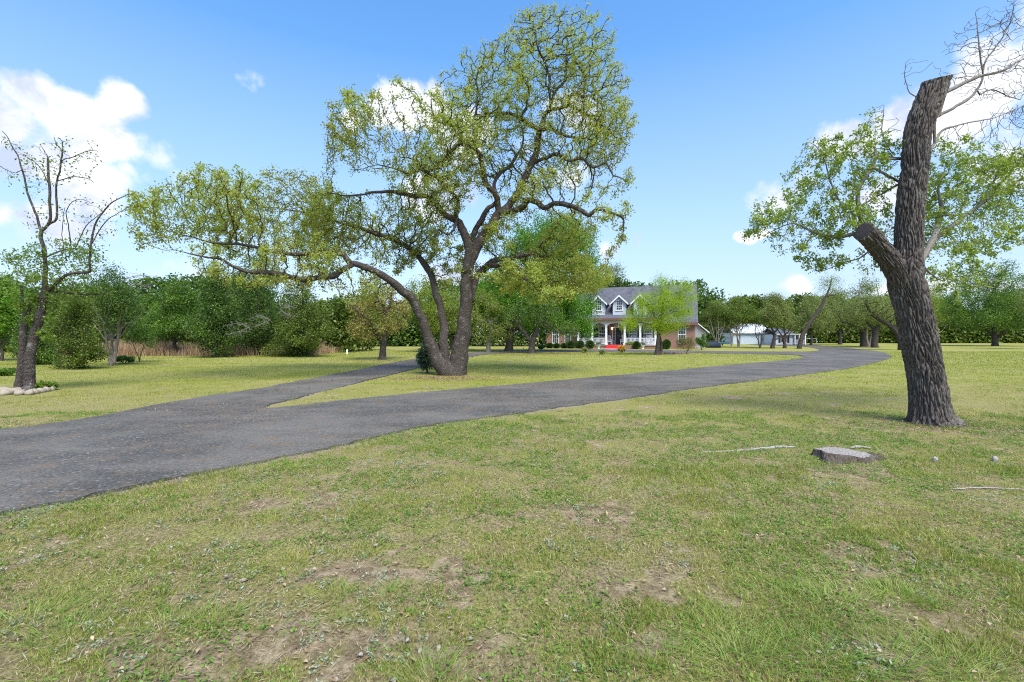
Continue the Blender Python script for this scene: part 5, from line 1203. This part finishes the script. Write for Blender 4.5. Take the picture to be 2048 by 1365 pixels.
for a, b in zip(px_[:-1], px_[1:]):       # shallow arches between the posts
    mb = MB(); n_ = 12; c0, c1 = a+.112, b-.112; pts = [(c0, zt-.002), (c0, zt-.42)]
    for k in range(1, n_): t = k/n_; pts.append((c0+(c1-c0)*t, zt-.42+.34*math.sqrt(max(0, 1-(2*t-1)**2))))
    pts += [(c1, zt-.42), (c1, zt-.002)]
    for i in range(1, len(pts)-2):
        p, q = pts[i], pts[i+1]
        mb.add([(p[0],YPF-.05,p[1]),(q[0],YPF-.05,q[1]),(q[0],YPF-.05,zt-.002),(p[0],YPF-.05,zt-.002),(p[0],YPF+.05,p[1]),(q[0],YPF+.05,q[1]),(q[0],YPF+.05,zt-.002),(p[0],YPF+.05,zt-.002)], [(0,1,2,3),(7,6,5,4),(0,4,5,1),(1,5,6,2),(2,6,7,3),(3,7,4,0)])
    pt(mb, 'porch_arch', M_white)
r0, r1 = Z0+.12, hz(676.2, YPF)
for i, (a, b) in enumerate(zip(px_[:-1], px_[1:])):
    if i == 2: continue
    mb = MB(); mb.box(a+.115, b-.115, YPF-.04, YPF+.04, r1-.07, r1).box(a+.115, b-.115, YPF-.03, YPF+.03, r0-.03, r0+.03)
    rail = pt(mb, 'railing', M_white)
    k = int((b-a-.3)/.135)
    for j in range(k):
        x = a+.2+(b-a-.4)*j/(k-1)
        mb = MB(); mb.box(x-.024, x+.024, YPF-.022, YPF+.022, r0+.031, r1-.071); pt(mb, 'baluster', M_white, rail)
def window(x0, x1, z0, z1, y, cols, rows, parent=house, split=True, mat=M_white, name='window'):
    """frame, one pane sheet, muntins; y is the wall's front face"""
    fr = MB(); t = .07
    fr.box(x0-t, x0, y-.05, y+.02, z0-t, z1+t).box(x1, x1+t, y-.05, y+.02, z0-t, z1+t).box(x0, x1, y-.05, y+.02, z1, z1+t).box(x0-.03, x1+.03, y-.09, y+.02, z0-t, z0-.001)
    if split: fr.box(x0, x1, y-.035, y, (z0+z1)/2-.035, (z0+z1)/2+.035)
    f = pt(fr, name, mat, parent)
    if parent is house:
        p = MB(); p.box(x0, x1, y-.012, y-.004, z0, z1); pt(p, 'pane', M_glass, f)
        mu = MB()
        for c in range(1, cols): x = x0+(x1-x0)*c/cols; mu.box(x-.014, x+.014, y-.026, y-.0125, z0, z1)
        for r_ in range(1, rows): z = z0+(z1-z0)*r_/rows; mu.box(x0, x1, y-.024, y-.013, z-.014, z+.014)
        pt(mu, 'muntins', mat, f)
    return f
def shutter(x, z0, z1, y, w=.36):
    mb = MB(); mb.box(x-w/2, x+w/2, y-.045, y-.003, z0-.05, z1+.05); mb.box(x-w/2+.05, x+w/2-.05, y-.055, y-.046, z0, (z0+z1)/2-.04); mb.box(x-w/2+.05, x+w/2-.05, y-.055, y-.046, (z0+z1)/2+.04, z1); pt(mb, 'shutter', M_shut)
wz0, wz1 = Z0+.55, hz(654.5)
for c, hw_ in ((1176.5,.42),(1205.5,.42),(1266,.42),(1296,.42)):
    x = hx(c); window(x-hw_, x+hw_, wz0, wz1, YW+.02, 3, 4); shutter(x-hw_-.30, wz0, wz1, YW+.02); shutter(x+hw_+.30, wz0, wz1, YW+.02)
for a, b in ((1106,1117),(1130.5,1141),(1357,1371)):
    window(hx(a), hx(b), hz(687 if a < 1200 else 686), hz(653), YW, 3, 4)
# front door with white surround and sidelights
d0, d1 = hx(1231), hx(1243.5); dz = hz(656)
mb = MB(); mb.box(d0-.38, d0-.30, YW-.10, YW+.018, Z0, dz+.14).box(d1+.30, d1+.38, YW-.10, YW+.018, Z0, dz+.14).box(d0-.30, d1+.30, YW-.10, YW+.018, dz+.02, dz+.14).box(d0-.07, d0-.005, YW-.08, YW+.018, Z0, dz+.015).box(d1+.005, d1+.07, YW-.08, YW+.018, Z0, dz+.015)
pt(mb, 'door_frame', M_white)
mb = MB(); mb.box(d0, d1, YW-.03, YW+.018, Z0+.002, dz+.01); dr = pt(mb, 'door', M_door)
mb = MB(); mb.box(d0+.18, d1-.18, YW-.042, YW-.032, Z0+1.0, dz-.25); pt(mb, 'door_glass', M_glass, dr)
mb = MB(); mb.bar((d1-.1,YW-.09,Z0+.95), (d1-.1,YW-.032,Z0+.95), .035, 8); pt(mb, 'handle', M_cream, dr)
for a, b in ((d0-.295,d0-.075),(d1+.075,d1+.295)):
    mb = MB(); mb.box(a, b, YW-.02, YW+.018, Z0+.5, dz+.012); pt(mb, 'sidelight', M_glass)
# lit wall lantern by the door
lx, lz = hx(1224.3), hz(657)
mb = MB(); mb.bar((lx,YW-.03,lz+.05), (lx,YW-.2,lz+.19), .015, 6).bar((lx,YW-.2,lz-.13), (lx,YW-.2,lz+.19), .012, 6); mb.lathe((lx,YW-.2,lz), [(.06,-.14),(.065,-.12),(.06,-.115)], 6); mb.lathe((lx,YW-.2,lz), [(.09,.10),(.05,.17),(.01,.2)], 6); ln = pt(mb, 'wall_lantern', M_iron)
m, nt_ = newmat('lit_lantern'); n = N(nt_); e = n.new('ShaderNodeEmission', {'Color': (1,.62,.28,1), 'Strength': 5}); n.new('ShaderNodeOutputMaterial', {'Surface': e.outputs[0]})
mb = MB(); mb.lathe((lx,YW-.2,lz), [(.05,-.11),(.06,0),(.05,.095)], 8); pt(mb, 'lamp_glass', m, ln)
# dormers
for c in (1196, 1237.8, 1280):
    x = hx(c, YW+.3); yf = YW+.62; hw_ = .78; zb = eZ+sl_*(yf-YW)+.05; ze = hz(603.8, yf); zp = hz(591.8, yf); sd_ = (zp-ze)/hw_
    ylast = YW+(ze-eZ)/sl_+.1
    mb = MB(); mb.prism([(x-hw_,zb),(x+hw_,zb),(x+hw_,ze),(x,zp),(x-hw_,ze)], 'y', yf, yf+.1)
    d = pt(mb, 'dormer', M_siding)
    mb = MB()
    for s_ in (-1, 1): mb.prism([(yf+.101,zb+.05),(yf+.101,ze),(ylast,ze),], 'x', *sorted((x+s_*hw_, x+s_*(hw_-.08))))
    pt(mb, 'dormer_side', M_siding, d)
    ov = .34; ypk = YW+(zp-eZ)/sl_+.15
    for s_ in (-1, 1):
        mb = MB(); e0 = (x+s_*(hw_+ov), ze-ov*sd_); p0 = (x, zp+.001); th = .11
        vs = []
        for y_a, y_b in ((yf-.28, None),):
            vs = [(e0[0],yf-.28,e0[1]),(p0[0],yf-.28,p0[1]),(p0[0],yf-.28,p0[1]+th),(e0[0],yf-.28,e0[1]+th),(e0[0],ylast-.2,e0[1]),(p0[0],ypk,p0[1]),(p0[0],ypk,p0[1]+th),(e0[0],ylast-.2,e0[1]+th)]
        mb.add(vs, [(0,1,2,3),(7,6,5,4),(0,4,5,1),(1,5,6,2),(2,6,7,3),(3,7,4,0)]); pt(mb, 'dormer_roof', M_shing, d)
        mb = MB(); mb.add([(e0[0],yf-.33,e0[1]-.13),(p0[0],yf-.33,p0[1]-.13),(p0[0],yf-.33,p0[1]+.09),(e0[0],yf-.33,e0[1]+.09),(e0[0],yf-.283,e0[1]-.13),(p0[0],yf-.283,p0[1]-.13),(p0[0],yf-.283,p0[1]+.09),(e0[0],yf-.283,e0[1]+.09)], [(0,1,2,3),(7,6,5,4),(0,4,5,1),(1,5,6,2),(2,6,7,3),(3,7,4,0)]); pt(mb, 'rake_board', M_white, d)
    wz0_, wz1_ = hz(620, yf), hz(601.6, yf); w2 = .33
    mb = MB(); t = .09
    mb.box(x-w2-t, x-w2, yf-.05, yf-.002, wz0_-t, wz1_+t).box(x+w2, x+w2+t, yf-.05, yf-.002, wz0_-t, wz1_+t).box(x-w2, x+w2, yf-.05, yf-.002, wz1_, wz1_+t).box(x-w2-.14, x+w2+.14, yf-.08, yf-.002, wz0_-t-.04, wz0_-.001).box(x-w2, x+w2, yf-.045, yf-.03, (wz0_+wz1_)/2-.03, (wz0_+wz1_)/2+.03)
    for k in (1, 2): mb.box(x-w2+2*w2*k/3-.014, x-w2+2*w2*k/3+.014, yf-.04, yf-.0285, wz0_, wz1_)
    for k in (1, 3): z = wz0_+(wz1_-wz0_)*k/4; mb.box(x-w2, x+w2, yf-.039, yf-.0288, z-.014, z+.014)
    pt(mb, 'dormer_window', M_white, d)
    mb = MB(); mb.box(x-w2, x+w2, yf-.028, yf-.003, wz0_, wz1_); pt(mb, 'pane', M_glass, d)
# grey garage wing set back at the right
mb = MB(); gx0, gx1 = xR+.01, hx(1412, YW+3); yg = YW+3.0; gz = hz(666, yg)
mb.prism([(gx0,0),(gx1,0),(gx1,gz),(gx0,hz(645.5,yg))], 'y', yg, yg+4); wing = pt(mb, 'rear_wing', linemat('grey_siding', (.36,.39,.40), 2, 5, .8))
mb = MB(); za, zb_ = hz(645.5,yg)+.003, gz+.003; mb.add([(gx0,yg-.3,za),(gx1+.4,yg-.3,zb_-.1),(gx1+.4,yg+4.2,zb_-.1),(gx0,yg+4.2,za),(gx0,yg-.3,za+.14),(gx1+.4,yg-.3,zb_+.04),(gx1+.4,yg+4.2,zb_+.04),(gx0,yg+4.2,za+.14)], [(0,3,2,1),(4,5,6,7),(0,1,5,4),(1,2,6,5),(2,3,7,6),(3,0,4,7)]); pt(mb, 'wing_roof', M_trim, wing)
# walk to the steps
mb = MB(); mb.add([(*hW(sx0, YPF-1.2-YW),.012),(*hW(sx1, YPF-1.2-YW),.012),(G(1215,700)[0],50.6,.012),(G(1165,700)[0],50.6,.012)], [(0,1,2,3)])
mb.v += [(x,y,-.05) for x, y, z in mb.v[:4]]; mb.f += [(0,4,5,1),(1,5,6,2),(2,6,7,3),(3,7,4,0)]
tag(mb.build('path', M_conc), kind='structure')

# things on and before the porch
def rocker(x, y, z, rz, label):
    w_ = hW(x, y-YW); t = empty('rocking_chair', (w_[0],w_[1],z), rz-PHI, label=label, cat='chair', group='white rocking chairs on the porch')
    mb = MB(); mb.box(-.27,.27,-.25,.25,.38,.42); mb.build('seat', M_white, t)
    mb = MB(); mb.box(-.27,.27,.28,.32,1.02,1.10).box(-.27,.27,.25,.29,.44,.49)
    for k in range(6): mb.bar((-.21+.084*k,.27,.47), (-.21+.084*k,.30,1.03), .016, 5)
    mb.build('backrest', M_white, t)
    for s_ in (-1, 1):
        mb = MB(); mb.box(s_*.29-.035, s_*.29+.035, -.3, .28, .62, .65); mb.build('armrest', M_white, t)
        mb = MB(); pts = [(s_*.26, -.42+.95*k/8, .02+.10*((k-4)/4)**2) for k in range(9)]
        for a, b in zip(pts[:-1], pts[1:]): mb.bar(a, b, .02, 5)
        mb.build('rocker', M_white, t)
        mb = MB(); mb.bar((s_*.26,-.24,.03), (s_*.27,-.24,.63), .022, 6); mb.build('leg', M_white, t)
        mb = MB(); mb.bar((s_*.26,.25,.04), (s_*.26,.31,1.1), .022, 6); mb.build('leg', M_white, t)
rocker(hx(1217.5, YPF+.8), YPF+.9, Z0, .25, 'white slatted rocking chair on the porch just left of the front door')
rocker(hx(1246.5, YPF+.8), YPF+.9, Z0, -.2, 'white slatted rocking chair on the porch just right of the front door')
rocker(hx(1266, YPF+1), YPF+1.1, Z0, 0, 'white slatted rocking chair on the porch behind the right railing, nearer the door')
rocker(hx(1297, YPF+1), YPF+1.1, Z0, 0, 'white slatted rocking chair at the right end of the porch')
def urn(px, label, Y=YPF-1.0):
    w_ = hW(hx(px, Y), Y-YW); t = empty('planter', (*w_, 0), label=label, cat='planter', group='white planters before the porch')
    mb = MB(); mb.lathe((0,0,0), [(.17,0),(.17,.05),(.09,.09),(.08,.14),(.20,.26),(.26,.42),(.29,.46),(.25,.46)], 14); mb.build('pot', M_pot, t, True)
    rr = np.random.default_rng(int(px)); link('plant', kites('plant', ellipsoid(260, (0,0,.58), (.3,.3,.2), rr), .16, .04, up=.2, seed=2), L_hedge, t)
urn(1197, 'white urn planter left of the red steps'); urn(1285.5, 'white urn planter right of the red steps')
t = empty('brick_planter', (*hW(hx(1260, YPF-.8), YPF-.8-YW), 0), -PHI, label='low brick planter box with green plants right of the red steps', cat='planter')
mb = MB(); mb.box(-.8,.8,-.3,-.18,0,.42).box(-.8,.8,.18,.3,0,.42).box(-.8,-.68,-.178,.178,0,.42).box(.68,.8,-.178,.178,0,.42).box(-.679,.679,-.177,.177,0,.34); mb.build('box', M_brick, t)
rr = np.random.default_rng(6); link('plants', kites('plants', ellipsoid(900, (0,0,.58), (.62,.25,.26), rr), .1, .05, up=.4, seed=3), L_oak2, t)
# lamp post
t = empty('lamp_post', ((1175.5-1024)*53/F, 53, 0), label='black lamp post with a white glass lantern on the lawn before the porch', cat='lamp post')
mb = MB(); mb.lathe((0,0,0), [(.12,0),(.12,.1),(.06,.25),(.042,.4),(.038,1.95),(.06,2.0),(.04,2.04)], 10); mb.build('post', M_iron, t, True)
mb = MB(); mb.lathe((0,0,0), [(.07,2.045),(.12,2.12),(.15,2.32),(.12,2.36)], 10); mb.build('lantern_glass', simple('frosted_glass', (.82,.82,.84), .3, .02), t, True)
mb = MB(); mb.lathe((0,0,0), [(.17,2.363),(.10,2.45),(.03,2.50),(.02,2.56)], 10); mb.build('cap', M_iron, t, True)
# flag hanging by the left end of the porch
t = empty('flag', (*hW(hx(1151.5, YPF+.6), YPF+.6-YW), 0), -PHI, label='small red and white striped flag with blue corner at the left end of the porch', cat='flag')
mb = MB(); mb.bar((.25,.2,1.85), (-.35,-.35,2.35), .015, 6); mb.build('pole', M_white, t)
ms = [simple('red_cloth', (.55,.03,.04), .8), simple('white_cloth', (.75,.74,.72), .8), simple('blue_cloth', (.03,.05,.2), .8)]
nx_, nz_ = 14, 13; V = []; Fc = []
for i in range(nz_+1):
    for j_ in range(nx_+1):
        u_ = j_/nx_; v_ = i/nz_; V.append((-.30+.45*u_, -.30+.40*u_+.06*math.sin(u_*9+v_*2), 2.3-.33*u_-v_*.85*(1-.1*u_)))
for i in range(nz_):
    for j_ in range(nx_): a_ = i*(nx_+1)+j_; Fc.append((a_, a_+1, a_+nx_+2, a_+nx_+1))
me = bpy.data.meshes.new('flag_cloth'); me.from_pydata(V, [], Fc); me.update()
o = link('cloth', me, ms, t, True)
for i in range(nz_):
    for j_ in range(nx_): me.polygons[i*nx_+j_].material_index = 2 if (i < 7 and j_ < 6) else (0 if i % 2 == 0 else 1)
so_ = o.modifiers.new('thickness', 'SOLIDIFY'); so_.thickness = .004

# covered heap right of the house
t = MB(); rr = np.random.default_rng(2)
K_ = 22; prof = [(1.0,0),(1.0,.25),(.93,.5),(.7,.72),(.3,.82),(.05,.84)]
t.lathe((0,0,0), prof, K_)
t.v = [(x*1.15*(1+.15*mnoise.noise(Vector((x*3, y*3, z*3)))), y*.7*(1+.2*mnoise.noise(Vector((y*4, x*3, z)))), z*(1+.25*mnoise.noise(Vector((x*3, y*3+5, 0))))) for x, y, z in t.v]
o = t.build('covered_heap', simple('blue_tarpaulin', (.006,.016,.036), .7, .3, 6, .6, 12), None, True); o.location = ((1423-1024)*60/F, 60, 0)
tag(o, 'heap under a dark blue tarpaulin between the house and the crape myrtles', 'tarpaulin')
# small white marker on the left lawn, red-earth edging by the lime tree
mb = MB(); mb.lathe((0,0,0), [(.07,-.05),(.07,.30),(.05,.36),(.02,.38)], 8); o = mb.build('marker_post', M_white); o.location = (*G(694, 708.5), 0); tag(o, 'tiny white marker post at the far edge of the left lawn', 'post')
rr = np.random.default_rng(5)
for i, px in enumerate((1333,1341,1350,1358,1366)):
    mb = MB(); mb.lathe((0,0,0), [(.17,-.03),(.22,.04),(.17,.12),(.06,.16)], 9); mb.v = [(x*1.2*(1+.3*mnoise.noise(Vector((x*9+i, y*9, z*9)))), y*.8, z) for x, y, z in mb.v]
    o = mb.build('edging_rock', simple('dark_rock', (.16,.12,.10), .9, .3, 9, .6, 30) if i == 0 else bpy.data.materials['dark_rock']); o.location = (*G(px, 708.5), 0); o.rotation_euler = (0,0,i)
    tag(o, ['brown edging rock touching the foot of the lime green tree','second brown edging rock from the lime green tree','middle one of five brown edging rocks by the lime green tree','fourth brown edging rock from the lime green tree','brown edging rock nearest the straggly shrub'][i], 'rock', 'edging rocks between the lime green tree and the shrub')

# ------------------------------------------------------------------ shed and cottage beyond
YS = 84.0; sx = lambda px: (px-1024)*YS/F; sz = lambda py: EYE+(HZ-py)*YS/F
SO = (sx(1503), YS, 0); shed = empty('metal_shed', SO, label='long pale blue-grey metal shed with a white roof behind the crape myrtles', cat='shed')
q = lambda mb, name, mat, parent=shed, off=SO: mb.build(name, mat, parent, off=off)
mb = MB(); mb.box(sx(1466.5), sx(1541), YS, YS+6, 0, sz(666.8)); q(mb, 'wall', linemat('ribbed_metal', (.44,.52,.60), 0, 3.3, .8))
mb = MB(); z0_, z1_ = sz(666.8)+.003, sz(651)+.25; mb.prism([(YS-.35,z0_-.05),(YS+3.2,z1_),(YS+6.35,z0_-.05),(YS+6.35,z0_+.08),(YS+3.2,z1_+.12),(YS-.35,z0_+.08)], 'x', sx(1465), sx(1542)); q(mb, 'roof', linemat('white_metal_roof', (.52,.54,.56), 0, 2.2, .88, .4))
mb = MB(); mb.box(sx(1466), sx(1541.5), YS-.03, YS-.003, sz(667.8), sz(666.9)); q(mb, 'eave_trim', M_white)
mb = MB(); mb.box(sx(1524), sx(1539), YS-.04, YS-.003, .05, sz(668.6)); dd = q(mb, 'barn_door', linemat('door_metal', (.40,.48,.56), 0, 3.3, .8))
mb = MB(); mb.bar((sx(1525),YS-.055,.1), (sx(1538),YS-.055,sz(669)), .04, 4).bar((sx(1538),YS-.055,.1), (sx(1525),YS-.055,sz(669)), .04, 4); q(mb, 'brace', M_trim, dd)
YC = 80.0; cx = lambda px: (px-1024)*YC/F; cz = lambda py: EYE+(HZ-py)*YC/F
CO = (cx(1585), YC, 0); cot = empty('white_cottage', CO, label='small white cottage with a dark roof and black shutters behind the paired trees', cat='cottage')
mb = MB(); mb.box(cx(1552), cx(1587), YC, YC+5, 0, cz(669.5)).box(cx(1587)+.002, cx(1609), YC+1.2, YC+5, 0, cz(669.5)); q(mb, 'wall', linemat('white_boards', (.70,.71,.73), 0, 4, .85), cot, CO)
mb = MB(); z0_, z1_ = cz(669.5)+.003, cz(657.5); mb.prism([(YC-.35,z0_-.05),(YC+2.5,z1_),(YC+5.35,z0_-.05),(YC+5.35,z0_+.08),(YC+2.5,z1_+.12),(YC-.35,z0_+.08)], 'x', cx(1550.5), cx(1588)); mb.box(cx(1588)+.002, cx(1611), YC-.3, YC+5.3, z0_, z0_+.14); q(mb, 'roof', simple('dark_roof', (.09,.095,.11), .8), cot, CO)
mb = MB(); mb.box(cx(1551), cx(1611.5), YC-.36, YC-.303, z0_-.02, z0_+.12) ; q(mb, 'eave_trim', M_white, cot, CO)
for a in (1559, 1576.5): mb = MB(); mb.box(cx(a)-.18, cx(a)+.18, YC-.04, YC-.002, .35, 1.5); q(mb, 'shutter', M_shut, cot, CO)
mb = MB(); mb.box(cx(1562.5), cx(1573), YC-.03, YC-.002, .45, 1.45); q(mb, 'window', M_glass, cot, CO)
mb = MB(); mb.box(cx(1591), cx(1605), YC+1.17, YC+1.198, .4, 1.5); q(mb, 'window', M_glass, cot, CO)
for a in (1588.5, 1597, 1609): mb = MB(); mb.box(cx(a)-.09, cx(a)+.09, YC-.27, YC-.09, 0, z0_-.003); q(mb, 'porch_post', M_white, cot, CO)
mb = MB(); mb.box(cx(1589.5)+.05, cx(1608.2), YC-.2, YC-.14, .75, .83)
for k in range(14): x = cx(1590.5)+k*.115; mb.box(x, x+.04, YC-.19, YC-.15, .08, .749)
q(mb, 'railing', M_white, cot, CO)
for i, px in enumerate((1633, 1636)):
    mb = MB(); mb.bar((0,0,0), (0,0,1.1), .07, 6).bar((0,0,1.0), (-.9,0,.9), .05, 5); o = mb.build('gate_post', M_white); o.location = ((px-1024)*88/F, 88+i*2, 0); tag(o, 'white gate post with a short rail right of the cottage, ' + ('nearer one' if i == 0 else 'further one'), 'gate post')
